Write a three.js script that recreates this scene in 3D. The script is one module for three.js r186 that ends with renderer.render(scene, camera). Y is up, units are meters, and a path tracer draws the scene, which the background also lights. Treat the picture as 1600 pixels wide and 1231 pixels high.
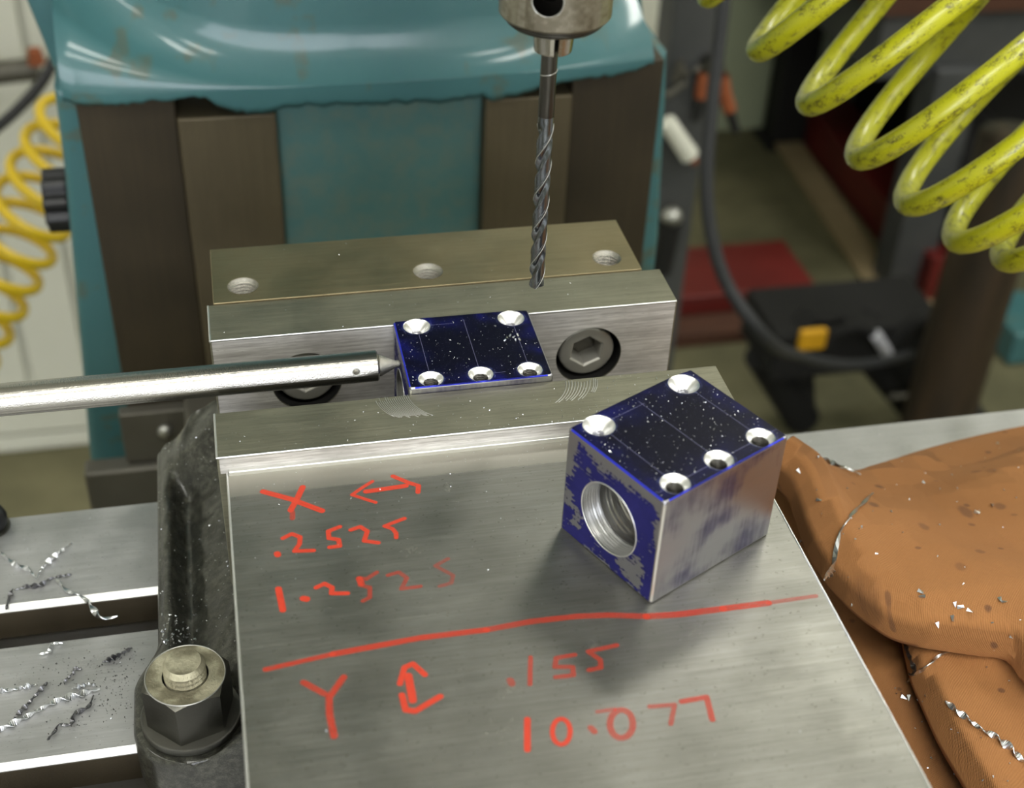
import * as THREE from 'three';
import { RoundedBoxGeometry } from 'three/addons/geometries/RoundedBoxGeometry.js';
import { mergeGeometries, toCreasedNormals } from 'three/addons/utils/BufferGeometryUtils.js';
import { RectAreaLightUniformsLib } from 'three/addons/lights/RectAreaLightUniformsLib.js';
import { Brush, Evaluator, SUBTRACTION } from 'three-bvh-csg';

// ---------------------------------------------------------------- camera, light, exposure
const scene = new THREE.Scene();
scene.background = new THREE.Color(0x000000);
const V = (x, y, z) => new THREE.Vector3(x, y, z);
const CAM = V(0.0105, 0.2105, 0.3064), YAW = 0.2362, PITCH = 0.6476, ROLL = 0.0472, FOCAL = 2107.1;
const camera = new THREE.PerspectiveCamera(32.567, 1600 / 1231, 0.01, 30);
const FWD = V(Math.sin(YAW) * Math.cos(PITCH), -Math.sin(PITCH), -Math.cos(YAW) * Math.cos(PITCH));
const right0 = V(Math.cos(YAW), 0, Math.sin(YAW)), up0 = right0.clone().cross(FWD);
const RIGHT = right0.clone().multiplyScalar(Math.cos(ROLL)).addScaledVector(up0, Math.sin(ROLL));
const UP = right0.clone().multiplyScalar(-Math.sin(ROLL)).addScaledVector(up0, Math.cos(ROLL));
camera.position.copy(CAM);
camera.quaternion.setFromRotationMatrix(new THREE.Matrix4().makeBasis(RIGHT, UP, FWD.clone().negate()));
camera.focus = 0.345; camera.userData.fStop = 14;
scene.add(camera);
const renderer = new THREE.WebGLRenderer();
renderer.toneMapping = THREE.LinearToneMapping;
renderer.toneMappingExposure = 1.0;
renderer.shadowMap.enabled = true;
RectAreaLightUniformsLib.init();
const CEIL = 1.5, FLOOR = -1.0, TY = -0.08;
// ceiling fixtures of the shop: [x, z, turn, length, intensity]
const LAMPS = [[0.2, 0.72, 0, 1.2, 21], [0.1, 1.3, 0, 1.2, 18], [1.3, -1.2, 0.25, 1.2, 26], [-1.1, 0.1, Math.PI / 2, 1.2, 10], [1.6, 0.4, Math.PI / 2, 1.2, 22]];

const ADDED_WINDOW = [-0.2, 0.5, 1.1, 0.9], ADDED_WINDOW_LIGHT = 5;  // unseen window added as a frontal fill light
// ---------------------------------------------------------------- helpers
function rng(a) { return () => { a |= 0; a = a + 0x6D2B79F5 | 0; let t = Math.imul(a ^ a >>> 15, 1 | a); t = t + Math.imul(t ^ t >>> 7, 61 | t) ^ t; return ((t ^ t >>> 14) >>> 0) / 4294967296; }; }
const lerp = (a, b, t) => a + (b - a) * t, clamp = (x, a = 0, b = 1) => Math.min(b, Math.max(a, x)), sstep = (a, b, x) => { x = clamp((x - a) / (b - a)); return x * x * (3 - 2 * x); };
const ray = (u, v) => FWD.clone().addScaledVector(RIGHT, (u - 800) / FOCAL).addScaledVector(UP, -(v - 615.5) / FOCAL);
// a point of the photograph brought back to a plane of the place (x, y or z = value)
function on(u, v, axis, value) { const d = ray(u, v); return CAM.clone().addScaledVector(d, (value - CAM[axis]) / d[axis]); }
const taken = new Map();
function numbered(name) { const n = taken.get(name) ?? 0; taken.set(name, n + 1); return n ? name + '_' + String(n).padStart(3, '0') : name; }
function tag(o, label, category, group, kind) {
  if (label) o.userData.label = label; if (category) o.userData.category = category;
  if (group) o.userData.group = group; if (kind) o.userData.kind = kind; return o;
}
function thing(name, label, category, pos = [0, 0, 0], turn = 0, group) {
  const o = new THREE.Group(); o.name = numbered(name); scene.add(o); o.position.set(...pos); o.rotation.y = turn;
  return tag(o, label, category, group);
}
function obj(name, geo, mat, parent = scene, label) {
  const m = new THREE.Mesh(geo, mat); m.name = parent === scene ? numbered(name) : name; m.castShadow = m.receiveShadow = true; parent.add(m);
  if (label) m.userData.label = label; return m;
}
function struct(name, geo, mat, label) { return tag(obj(name, geo, mat), label, null, null, 'structure'); }
function boxUV(g, sw = false) {   // uv in metres from the main direction of each face
  if (g.index) g = g.toNonIndexed();
  const p = g.attributes.position, uv = new Float32Array(p.count * 2), a = V(), b = V(), c = V(), n = V();
  for (let i = 0; i < p.count; i += 3) {
    a.fromBufferAttribute(p, i); b.fromBufferAttribute(p, i + 1); c.fromBufferAttribute(p, i + 2);
    n.copy(b).sub(a).cross(c.clone().sub(a)); const ax = Math.abs(n.x), ay = Math.abs(n.y), az = Math.abs(n.z);
    [a, b, c].forEach((q, k) => {
      let u, v; if (ay >= ax && ay >= az) { u = q.x; v = q.z; } else if (az >= ax) { u = q.x; v = q.y; } else { u = q.z; v = q.y; }
      uv[(i + k) * 2] = sw ? v : u; uv[(i + k) * 2 + 1] = sw ? u : v;
    });
  }
  g.setAttribute('uv', new THREE.BufferAttribute(uv, 2)); return g;
}
function rbox(x0, x1, y0, y1, z0, z1, r = 0.0006, seg = 2) {
  const g = new RoundedBoxGeometry(x1 - x0, y1 - y0, z1 - z0, seg, r); g.translate((x0 + x1) / 2, (y0 + y1) / 2, (z0 + z1) / 2); return g;
}
const cbox = (...a) => boxUV(rbox(...a));
function cyl(r0, r1, a, b, seg = 24, open = false) {   // from a to b
  const d = b.clone().sub(a), g = new THREE.CylinderGeometry(r1, r0, d.length(), seg, 1, open);
  g.applyQuaternion(new THREE.Quaternion().setFromUnitVectors(V(0, 1, 0), d.clone().normalize())); g.translate(...a.clone().add(b).multiplyScalar(0.5)); return g;
}
function lathe(pts, seg = 48) { return new THREE.LatheGeometry(pts.map(([r, y]) => new THREE.Vector2(r, y)), seg); }
function creased(g, ang = 0.6) { return toCreasedNormals(g.index ? g.toNonIndexed() : g, ang); }
const evaluator = new Evaluator(); evaluator.attributes = ['position', 'normal', 'uv']; evaluator.useGroups = false;
function cut(base, ...tools) {
  const prep = (g) => { const b = new Brush(g); b.updateMatrixWorld(); return b; };
  let r = prep(base.index ? base : base); for (const t of tools) r = prep(evaluator.evaluate(r, prep(t), SUBTRACTION).geometry);
  return r.geometry;
}
function tube(pts, r, seg = 200, rad = 12, closed = false) { return new THREE.TubeGeometry(new THREE.CatmullRomCurve3(pts, closed, 'centripetal'), seg, r, rad, closed); }
function grid(nu, nv, f, flip = false) {   // f(u, v) -> Vector3
  const pos = [], uv = [], idx = [];
  for (let j = 0; j <= nv; j++) for (let i = 0; i <= nu; i++) { const p = f(i / nu, j / nv); pos.push(p.x, p.y, p.z); uv.push(p.u ?? p.x, p.v ?? p.z); }
  for (let j = 0; j < nv; j++) for (let i = 0; i < nu; i++) { const a = j * (nu + 1) + i, b = a + 1, c = a + nu + 1, d = c + 1; flip ? idx.push(a, c, b, b, c, d) : idx.push(a, b, c, b, d, c); }
  const g = new THREE.BufferGeometry(); g.setAttribute('position', new THREE.Float32BufferAttribute(pos, 3)); g.setAttribute('uv', new THREE.Float32BufferAttribute(uv, 2)); g.setIndex(idx); g.computeVertexNormals(); return g;
}
// a profile drawn in (z, y) and extruded becomes a bar along x
function swapXZ(g, dx, dy) {
  const p = g.attributes.position.array;
  for (let i = 0; i < p.length; i += 3) { const x = p[i]; p[i] = p[i + 2] + dx; p[i + 1] += dy; p[i + 2] = x; }
  for (let i = 0; i < p.length; i += 9) for (let k = 0; k < 3; k++) { const m = p[i + k]; p[i + k] = p[i + 6 + k]; p[i + 6 + k] = m; }
  return g;
}
const strip = (g) => { g = g.index ? g.toNonIndexed() : g; for (const k of Object.keys(g.attributes)) if (!['position', 'normal', 'uv'].includes(k)) g.deleteAttribute(k); return g; };
const join = (...gs) => mergeGeometries(gs.map(strip));

// ---------------------------------------------------------------- computed textures
function vnoise(w, h, cx, cy, seed) {
  const r = rng(seed), t = new Float32Array(cx * cy).map(() => r()), o = new Float32Array(w * h);
  for (let y = 0; y < h; y++) { const fy = y / h * cy, y0 = Math.floor(fy), ty = fy - y0, sy = ty * ty * (3 - 2 * ty), r0 = (y0 % cy) * cx, r1 = ((y0 + 1) % cy) * cx;
    for (let x = 0; x < w; x++) { const fx = x / w * cx, x0 = Math.floor(fx), tx = fx - x0, sx = tx * tx * (3 - 2 * tx), a = x0 % cx, b = (x0 + 1) % cx;
      o[y * w + x] = lerp(lerp(t[r0 + a], t[r0 + b], sx), lerp(t[r1 + a], t[r1 + b], sx), sy); } }
  return o;
}
function fbm(w, h, cx, cy, oct, seed) { const o = new Float32Array(w * h); let a = 0.5, s = 0; for (let k = 0; k < oct; k++) { const n = vnoise(w, h, Math.min(w, cx << k), Math.min(h, cy << k), seed + k * 17); for (let i = 0; i < o.length; i++) o[i] += a * n[i]; s += a; a /= 2; } for (let i = 0; i < o.length; i++) o[i] /= s; return o; }
function dtex(w, h, f, srgb, size) {   // size: metres that one tile covers
  const d = new Uint8Array(w * h * 4);
  for (let i = 0; i < w * h; i++) { const c = f(i, i % w, Math.floor(i / w)); for (let k = 0; k < 3; k++) d[i * 4 + k] = clamp(c[k] ?? c[0]) * 255; d[i * 4 + 3] = 255; }
  const t = new THREE.DataTexture(d, w, h); t.magFilter = THREE.LinearFilter; t.wrapS = t.wrapT = THREE.RepeatWrapping; if (srgb) t.colorSpace = THREE.SRGBColorSpace; if (size) t.repeat.set(1 / size, 1 / size); t.needsUpdate = true; return t;
}
function canvasTex(w, h, draw, srgb = true) {
  const c = document.createElement('canvas'); c.width = w; c.height = h; const x = c.getContext('2d'); draw(x, w, h);
  const t = new THREE.CanvasTexture(c); if (srgb) t.colorSpace = THREE.SRGBColorSpace; t.magFilter = THREE.LinearFilter; t.wrapS = t.wrapT = THREE.ClampToEdgeWrapping; return t;
}
const resize = (t, s) => { const c = t.clone(); c.repeat.set(1 / s, 1 / s); c.needsUpdate = true; return c; };
const S = 512;
const streak = (() => { const a = vnoise(S, S, 3, 128, 1), b = vnoise(S, S, 8, 256, 2), c = vnoise(S, S, 30, 512, 3); return a.map((v, i) => 0.35 * v + 0.35 * b[i] + 0.3 * c[i]); })();
const blotch = fbm(S, S, 4, 4, 5, 40), fine = vnoise(S, S, 256, 256, 41), mid = fbm(S, S, 24, 24, 3, 77);
const specks = (() => { const o = new Float32Array(S * S), r = rng(5); for (let k = 0; k < 420; k++) { const x = Math.floor(r() * S), y = Math.floor(r() * S), l = 1 + Math.floor(r() * 5), dy = r() < 0.5 ? 1 : -1, s = 0.3 + r() * 0.7; for (let q = 0; q < l; q++) o[((y + Math.floor(q * 0.5) * dy + S) % S) * S + (x + q) % S] = s; } return o; })();
const fbmLine = vnoise(1, 512, 1, 170, 9);
const mixc = (a, b, t) => [lerp(a[0], b[0], t), lerp(a[1], b[1], t), lerp(a[2], b[2], t)];
const brushMap = (c0, c1, amt, spk, size) => dtex(S, S, (i) => { const t = clamp(0.5 + (streak[i] - 0.5) * amt + (blotch[i] - 0.5) * 0.9); let c = mixc(c0, c1, t); if (spk) c = mixc(c, [0.2, 0.17, 0.12], specks[i] * spk); return c; }, true, size);
const roughMap = dtex(S, S, (i) => [0.82 + 0.22 * (streak[i] - 0.5) + 0.25 * (blotch[i] - 0.5)], false, 0.05);
const streakBump = dtex(S, S, (i) => [streak[i]], false, 0.05);
const castBump = dtex(S, S, (i) => [0.55 * blotch[i] + 0.3 * mid[i] + 0.25 * fine[i]], false, 0.05);
const steel = (o) => new THREE.MeshPhysicalMaterial({ metalness: 1, roughness: 0.55, roughnessMap: roughMap, bumpMap: streakBump, bumpScale: 0.000004, anisotropy: 0.2, ...o });
const M = {
  jaw: steel({ map: brushMap([0.52, 0.515, 0.485], [0.63, 0.625, 0.60], 0.8, 0.85, 0.06), roughness: 0.6 }),
  plate: steel({ map: brushMap([0.53, 0.52, 0.455], [0.62, 0.61, 0.54], 1.2, 0.3, 0.06), roughness: 0.7 }),
  body: steel({ map: brushMap([0.58, 0.53, 0.41], [0.66, 0.61, 0.49], 0.8, 0.1, 0.06), roughness: 0.6 }),
  table: steel({ map: brushMap([0.70, 0.70, 0.70], [0.82, 0.82, 0.82], 0.7, 0.5, 0.05), roughness: 0.8, bumpScale: 0.00001 }),
  screw: new THREE.MeshPhysicalMaterial({ color: 0xb4b2ab, metalness: 0.8, roughness: 0.5 }),
  ground: new THREE.MeshPhysicalMaterial({ map: brushMap([0.70, 0.685, 0.67], [0.93, 0.92, 0.91], 1.3, 0.2), metalness: 0.85, roughness: 0.66 }),  // lighter steel for the jaw faces, standing in for reflected light
  edge: new THREE.MeshPhysicalMaterial({ color: 0xc0c0bc, metalness: 1, roughness: 0.42 }),
  slot: new THREE.MeshPhysicalMaterial({ map: dtex(S, S, (i) => mixc([0.24, 0.21, 0.16], [0.40, 0.36, 0.29], blotch[i]), true, 0.05), metalness: 0.5, roughness: 0.55, bumpMap: castBump, bumpScale: 0.0002 }),
  cast: new THREE.MeshPhysicalMaterial({ map: dtex(S, S, (i) => mixc([0.16, 0.16, 0.14], [0.40, 0.40, 0.36], sstep(0.25, 0.8, blotch[i] * 0.3 + mid[i] * 0.4 + fine[i] * 0.3)), true, 0.03), metalness: 0.8, roughness: 0.36, bumpMap: resize(castBump, 0.016), bumpScale: 0.00045, clearcoat: 0.7, clearcoatRoughness: 0.18 }),
  alu: new THREE.MeshPhysicalMaterial({ color: 0xa3a3aa, metalness: 1, roughness: 0.46, bumpMap: streakBump, bumpScale: 0.000002, roughnessMap: roughMap }),
  bright: new THREE.MeshPhysicalMaterial({ color: 0xe8e8e8, metalness: 1, roughness: 0.32 }),
  bore: new THREE.MeshPhysicalMaterial({ color: 0xc9c9c9, metalness: 1, roughness: 0.3, bumpMap: dtex(64, 512, (i, x, y) => [fbmLine[y]], false), bumpScale: 0.00025 }),
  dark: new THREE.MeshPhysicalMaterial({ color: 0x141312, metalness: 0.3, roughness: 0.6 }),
  oxide: new THREE.MeshPhysicalMaterial({ color: 0x66655f, metalness: 1, roughness: 0.32, bumpMap: resize(castBump, 0.02), bumpScale: 0.00008 }),
  nut: new THREE.MeshPhysicalMaterial({ map: dtex(S, S, (i) => mixc([0.52, 0.50, 0.42], [0.80, 0.78, 0.68], sstep(0.3, 0.7, blotch[i])), true, 0.02), metalness: 0.85, roughness: 0.45, bumpMap: resize(castBump, 0.012), bumpScale: 0.00025 }),
  rod: new THREE.MeshPhysicalMaterial({ color: 0xaaa79f, metalness: 1, roughness: 0.27, bumpMap: castBump, bumpScale: 0.00008 }),
  drill: new THREE.MeshPhysicalMaterial({ color: 0x74797f, metalness: 1, roughness: 0.22 }),
  shank: new THREE.MeshPhysicalMaterial({ color: 0x55534f, metalness: 1, roughness: 0.35 }),
  chuck: new THREE.MeshPhysicalMaterial({ map: dtex(S, S, (i) => mixc([0.50, 0.475, 0.42], [0.66, 0.64, 0.59], sstep(0.3, 0.7, blotch[i] * 0.6 + 0.4 * mid[i])), true, 0.03), metalness: 1, roughness: 0.42, bumpMap: castBump, bumpScale: 0.00008 }),
  teal: new THREE.MeshPhysicalMaterial({ map: dtex(S, S, (i) => { let c = mixc([0.22, 0.395, 0.41], [0.275, 0.46, 0.47], blotch[i]); return mixc(c, [0.36, 0.34, 0.26], 0.5 * sstep(0.60, 0.74, mid[i] * 0.5 + blotch[i] * 0.55)); }, true, 0.16), roughness: 0.5, clearcoat: 0.55, clearcoatRoughness: 0.12, bumpMap: resize(castBump, 0.5), bumpScale: 0.0003 }),
  tealWorn: new THREE.MeshPhysicalMaterial({ map: dtex(S, S, (i) => mixc([0.31, 0.47, 0.47], [0.38, 0.48, 0.455], sstep(0.30, 0.75, mid[i] * 0.6 + fine[i] * 0.15 + blotch[i] * 0.25)), true, 0.12), roughness: 0.6, bumpMap: castBump, bumpScale: 0.0003 }),
  way: new THREE.MeshPhysicalMaterial({ map: dtex(S, S, (i) => mixc([0.165, 0.145, 0.105], [0.30, 0.26, 0.19], blotch[i] * 0.7 + 0.3 * streak[(i % S) * S + Math.floor(i / S)]), true, 0.15), metalness: 0.3, roughness: 0.55, bumpMap: castBump, bumpScale: 0.0001 }),
  wayWorn: new THREE.MeshPhysicalMaterial({ map: dtex(S, S, (i) => mixc([0.30, 0.27, 0.205], [0.45, 0.41, 0.32], blotch[i] * 0.7 + 0.3 * streak[(i % S) * S + Math.floor(i / S)]), true, 0.15), metalness: 0.4, roughness: 0.5, bumpMap: castBump, bumpScale: 0.0001 }),
  greyIron: new THREE.MeshPhysicalMaterial({ map: dtex(S, S, (i) => mixc([0.34, 0.33, 0.30], [0.46, 0.45, 0.42], blotch[i]), true, 0.15), metalness: 0.6, roughness: 0.5 }),
  white: new THREE.MeshStandardMaterial({ map: dtex(256, 256, (i) => { const k = Math.floor(i / 256) * 2 * S + (i % 256) * 2; return mixc([0.88, 0.88, 0.83], [0.93, 0.93, 0.89], blotch[k]); }, true, 0.6), roughness: 0.6 }),
  green: new THREE.MeshStandardMaterial({ color: 0x9fa78b, roughness: 0.8 }),
  wall: new THREE.MeshStandardMaterial({ color: 0xd2d2c8, roughness: 0.9 }),
  ceiling: new THREE.MeshStandardMaterial({ color: 0xdcdcd2, roughness: 0.9 }),
  concrete: new THREE.MeshStandardMaterial({ map: dtex(S, S, (i) => mixc([0.28, 0.275, 0.19], [0.47, 0.45, 0.335], clamp(blotch[i] * 1.2 - 0.1 + (mid[i] - 0.5) * 0.4)), true, 0.9), roughness: 0.85 }),
  soot: new THREE.MeshStandardMaterial({ color: 0x0a0908, roughness: 0.9 }),
  red: new THREE.MeshStandardMaterial({ map: dtex(S, S, (i) => mixc([0.34, 0.09, 0.08], [0.44, 0.13, 0.11], blotch[i]), true, 0.4), roughness: 0.5 }),
  blackSteel: new THREE.MeshStandardMaterial({ color: 0x100f0e, roughness: 0.8 }),
  darkGrey: new THREE.MeshStandardMaterial({ map: dtex(S, S, (i) => mixc([0.24, 0.25, 0.26], [0.36, 0.36, 0.36], blotch[i]), true, 0.3), roughness: 0.6, metalness: 0.2 }),
  rust: new THREE.MeshStandardMaterial({ map: dtex(S, S, (i) => mixc([0.13, 0.11, 0.08], [0.30, 0.23, 0.16], blotch[i]), true, 0.3), roughness: 0.6, metalness: 0.3 }),
  wood: new THREE.MeshStandardMaterial({ map: dtex(S, S, (i) => mixc([0.48, 0.42, 0.30], [0.62, 0.55, 0.42], streak[i]), true, 0.4), roughness: 0.8 }),
  darkWood: new THREE.MeshStandardMaterial({ map: dtex(S, S, (i) => mixc([0.22, 0.13, 0.09], [0.36, 0.22, 0.14], streak[i]), true, 0.4), roughness: 0.8 }),
  hose: new THREE.MeshPhysicalMaterial({ map: dtex(S, S, (i) => mixc([0.69, 0.69, 0.08], [0.27, 0.25, 0.09], 0.75 * sstep(0.55, 0.74, mid[i] * 0.6 + fine[i] * 0.4)), true), roughness: 0.4, clearcoat: 0.5, clearcoatRoughness: 0.25 }),
  hoseFar: new THREE.MeshPhysicalMaterial({ color: 0xd9b80c, roughness: 0.45, clearcoat: 0.3 }),
  rubber: new THREE.MeshStandardMaterial({ color: 0x2b2c2f, roughness: 0.6 }),
  plastic: new THREE.MeshPhysicalMaterial({ color: 0x1b1b1d, roughness: 0.45 }),
  orange: new THREE.MeshStandardMaterial({ color: 0x8f4c2a, roughness: 0.6 }),
  yellow: new THREE.MeshStandardMaterial({ color: 0xcf9a12, roughness: 0.6 }),
  label: new THREE.MeshStandardMaterial({ color: 0xb9b9c0, roughness: 0.6 }),
  chip: new THREE.MeshPhysicalMaterial({ color: 0xd4d6d9, metalness: 1, roughness: 0.28 }),
  chipDark: new THREE.MeshPhysicalMaterial({ color: 0x77777a, metalness: 1, roughness: 0.35 }),
};

// ---------------------------------------------------------------- the room
const RX0 = -2.0, RX1 = 2.6, RZ0 = -2.05, RZ1 = 1.9;
struct('floor', boxUV(new THREE.BoxGeometry(RX1 - RX0 + 0.2, 0.1, RZ1 - RZ0 + 0.2).translate((RX0 + RX1) / 2, FLOOR - 0.05, (RZ0 + RZ1) / 2)), M.concrete, 'worn grey brown concrete shop floor');
struct('ceiling', new THREE.BoxGeometry(RX1 - RX0 + 0.2, 0.1, RZ1 - RZ0 + 0.2).translate((RX0 + RX1) / 2, CEIL + 0.05, (RZ0 + RZ1) / 2), M.ceiling);
struct('wall_back', new THREE.BoxGeometry(RX1 - RX0 + 0.2, CEIL - FLOOR, 0.1).translate((RX0 + RX1) / 2, (CEIL + FLOOR) / 2, RZ0 - 0.05), M.green, 'pale green painted back wall behind the bench');
struct('wall_front', new THREE.BoxGeometry(RX1 - RX0 + 0.2, CEIL - FLOOR, 0.1).translate((RX0 + RX1) / 2, (CEIL + FLOOR) / 2, RZ1 + 0.05), M.wall);
struct('wall_left', new THREE.BoxGeometry(0.1, CEIL - FLOOR, RZ1 - RZ0).translate(RX0 - 0.05, (CEIL + FLOOR) / 2, (RZ0 + RZ1) / 2), M.wall);
struct('wall_right', new THREE.BoxGeometry(0.1, CEIL - FLOOR, RZ1 - RZ0).translate(RX1 + 0.05, (CEIL + FLOOR) / 2, (RZ0 + RZ1) / 2), M.wall);
{ // white panelled partition to the left, in front of the back wall
  const zp = -1.23, x1 = on(1040, 40, 'z', zp).x, p = struct('wall_partition', new THREE.BoxGeometry(x1 - RX0, CEIL - FLOOR, 0.06).translate((x1 + RX0) / 2, (CEIL + FLOOR) / 2, zp - 0.045), M.white, 'white panelled partition wall on the left');
  const gx = [on(-110, 350, 'z', zp).x, on(26, 500, 'z', zp).x, on(122, 500, 'z', zp).x], yr = on(75, 600, 'z', zp).y, ytop = on(30, 102, 'z', zp).y;
  const xs = [RX0 + 0.02, gx[0] - 0.14, gx[0], gx[1], gx[2], gx[2] + 0.13, gx[2] + 0.3, gx[2] + 0.44, x1];
  for (let i = 0; i < xs.length - 1; i++) {
    obj('panel', cbox(xs[i] + 0.004, xs[i + 1] - 0.004, yr, ytop - 0.006, zp - 0.017, zp, 0.003), M.white, p);
    obj('panel', cbox(xs[i] + 0.004, xs[i + 1] - 0.004, ytop + 0.006, CEIL - 0.01, zp - 0.017, zp, 0.003), M.white, p);
  }
  obj('rail', cbox(RX0 + 0.02, x1, yr - 0.075, yr - 0.008, zp - 0.017, zp + 0.006, 0.003), M.white, p);
  obj('rail', cbox(RX0 + 0.02, x1, FLOOR + 0.001, yr - 0.083, zp - 0.017, zp + 0.003, 0.003), M.white, p);
}
LAMPS.forEach(([x, z, turn, len, power], i) => {
  const t = thing('fluorescent_lamp', ['white twin tube ceiling lamp right above the front of the vise', 'white twin tube ceiling lamp farthest behind the viewer', 'white twin tube ceiling lamp above the workbench', 'white twin tube ceiling lamp along the left wall', 'white twin tube ceiling lamp along the right wall'][i], 'lamp', [x, CEIL, z], turn, 'ceiling lamps');
  obj('housing', rbox(-len / 2 - 0.03, len / 2 + 0.03, -0.05, 0, -0.11, 0.11, 0.008), M.white, t);
  const glow = new THREE.MeshStandardMaterial({ color: 0xffffff, emissive: 0xfffdf6, emissiveIntensity: 3 });
  for (const s of [-1, 1]) obj('light_tube', cyl(0.013, 0.013, V(-len / 2, -0.066, s * 0.055), V(len / 2, -0.066, s * 0.055), 20), glow, t);
  const L = new THREE.RectAreaLight(0xfbfaf2, power, len, 0.2); L.position.set(0, -0.083, 0); L.rotation.x = -Math.PI / 2; t.add(L);
});

{ // added unseen window behind the viewer, made up to brighten the upright faces
  const [wx, wy, ww, wh] = ADDED_WINDOW, t = struct('added_window_1', cut(boxUV(new THREE.BoxGeometry(ww + 0.16, wh + 0.16, 0.05).translate(wx, wy, RZ1 - 0.026)), boxUV(new THREE.BoxGeometry(ww, wh, 0.2).translate(wx, wy, RZ1 - 0.026))), M.white, 'added white framed frosted window that brightens the upright faces');
  const paneGlow = new THREE.MeshStandardMaterial({ color: 0xffffff, roughness: 0.9, emissive: 0xf0f4ff, emissiveIntensity: 1.5 });
  for (const s of [-1, 1]) obj('glow_pane', new THREE.BoxGeometry(ww / 2 - 0.02, wh, 0.008).translate(wx + s * (ww / 4 + 0.005), wy, RZ1 - 0.02), paneGlow, t);
  obj('mullion', new THREE.BoxGeometry(0.05, wh, 0.04).translate(wx, wy, RZ1 - 0.026), M.white, t);
  const L = new THREE.RectAreaLight(0xf0f4ff, ADDED_WINDOW_LIGHT, ww, wh); L.position.set(wx, wy, RZ1 - 0.055); t.add(L);
}
// ---------------------------------------------------------------- milling table with T slots
{
  const t = thing('milling_table', 'grey machined milling table with T slots under the vise', 'machine table', [0, 0, 0]);
  const x0 = -0.55, x1 = 0.62, ch = 0.0016;
  const lands = [[-0.0295, 0.0105], [0.0255, 0.068], [0.084, 0.126], [0.142, 0.175]];
  const core = [];
  core.push(rbox(x0, x1, TY - 0.07, TY - 0.03, -0.0295, 0.175, 0.001));
  for (const [a, b] of lands) {
    // land section with chamfered slot edges, undercut below (T)
    const last = b > 0.17, first = a < 0, s = new THREE.Shape(), pts = [[a + (first ? 0.0005 : ch * 0.5), 0], [b - ch, 0], [b, -ch], [b, -0.012], [b - (last ? 0 : 0.006), -0.0122], [b - (last ? 0 : 0.006), -0.0305], [a + (first ? 0 : 0.006), -0.0305], [a + (first ? 0 : 0.006), -0.0122], [a, -0.012], [a, first ? -0.0005 : -ch * 0.5]];
    pts.forEach(([z, y], i) => i ? s.lineTo(z, y) : s.moveTo(z, y));
    const g = new THREE.ExtrudeGeometry(s, { depth: x1 - x0, bevelEnabled: false });
    swapXZ(g, x0, TY);
    g.computeVertexNormals(); obj('table_land', boxUV(g), M.table, t);
    if (!last) obj('slot_side', new THREE.BoxGeometry(x1 - x0, 0.0098, 0.0004).translate((x0 + x1) / 2, TY - ch - 0.0052, b + 0.0001), M.slot, t);
    if (!last) obj('slot_edge', boxUV(new THREE.PlaneGeometry(x1 - x0, ch * 1.414).rotateX(-Math.PI / 4).translate((x0 + x1) / 2, TY - ch / 2 + 0.00004, b - ch / 2 + 0.00004)), M.edge, t, 'bright bare chamfer along the slot');
  }
  obj('table_body', boxUV(core[0]), M.slot, t);
  obj('table_back', boxUV(new THREE.BoxGeometry(x1 - x0, 0.034, 0.001).translate((x0 + x1) / 2, TY - 0.0185, -0.0301)), M.greyIron, t);
}
{ // saddle and knee under the table, in front of the column
  const t = thing('machine_knee', 'grey brown iron knee and saddle of the milling machine below the table', 'machine knee');
  const za = -0.188, y0 = on(170, 712, 'z', -0.2).y, xl = on(130, 740, 'z', za).x;
  obj('saddle', cbox(xl, 0.19, y0 - 0.16, y0, -0.1995, za, 0.002), M.greyIron, t);
  const zb = -0.1925, x2 = on(192, 690, 'z', zb).x, yb = on(200, 648, 'z', zb).y;
  obj('way_wiper', cbox(x2, 0.18, y0 + 0.0005, yb, -0.1995, zb, 0.001), M.greyIron, t);
  const bp = on(258, 674, 'z', zb + 0.002);
  obj('bolt', new THREE.SphereGeometry(0.0035, 16, 12).scale(1, 1, 0.8).translate(bp.x, bp.y, bp.z), M.edge, t, 'shiny round bolt head');
  obj('knee_casting', cbox(-0.03, 0.165, FLOOR + 0.001, y0 - 0.15, -0.1995, 0.05, 0.008), M.teal, t); obj('knee_top', cbox(-0.02, 0.16, y0 - 0.16, TY - 0.071, -0.187, 0.16, 0.003), M.greyIron, t);
}

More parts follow.
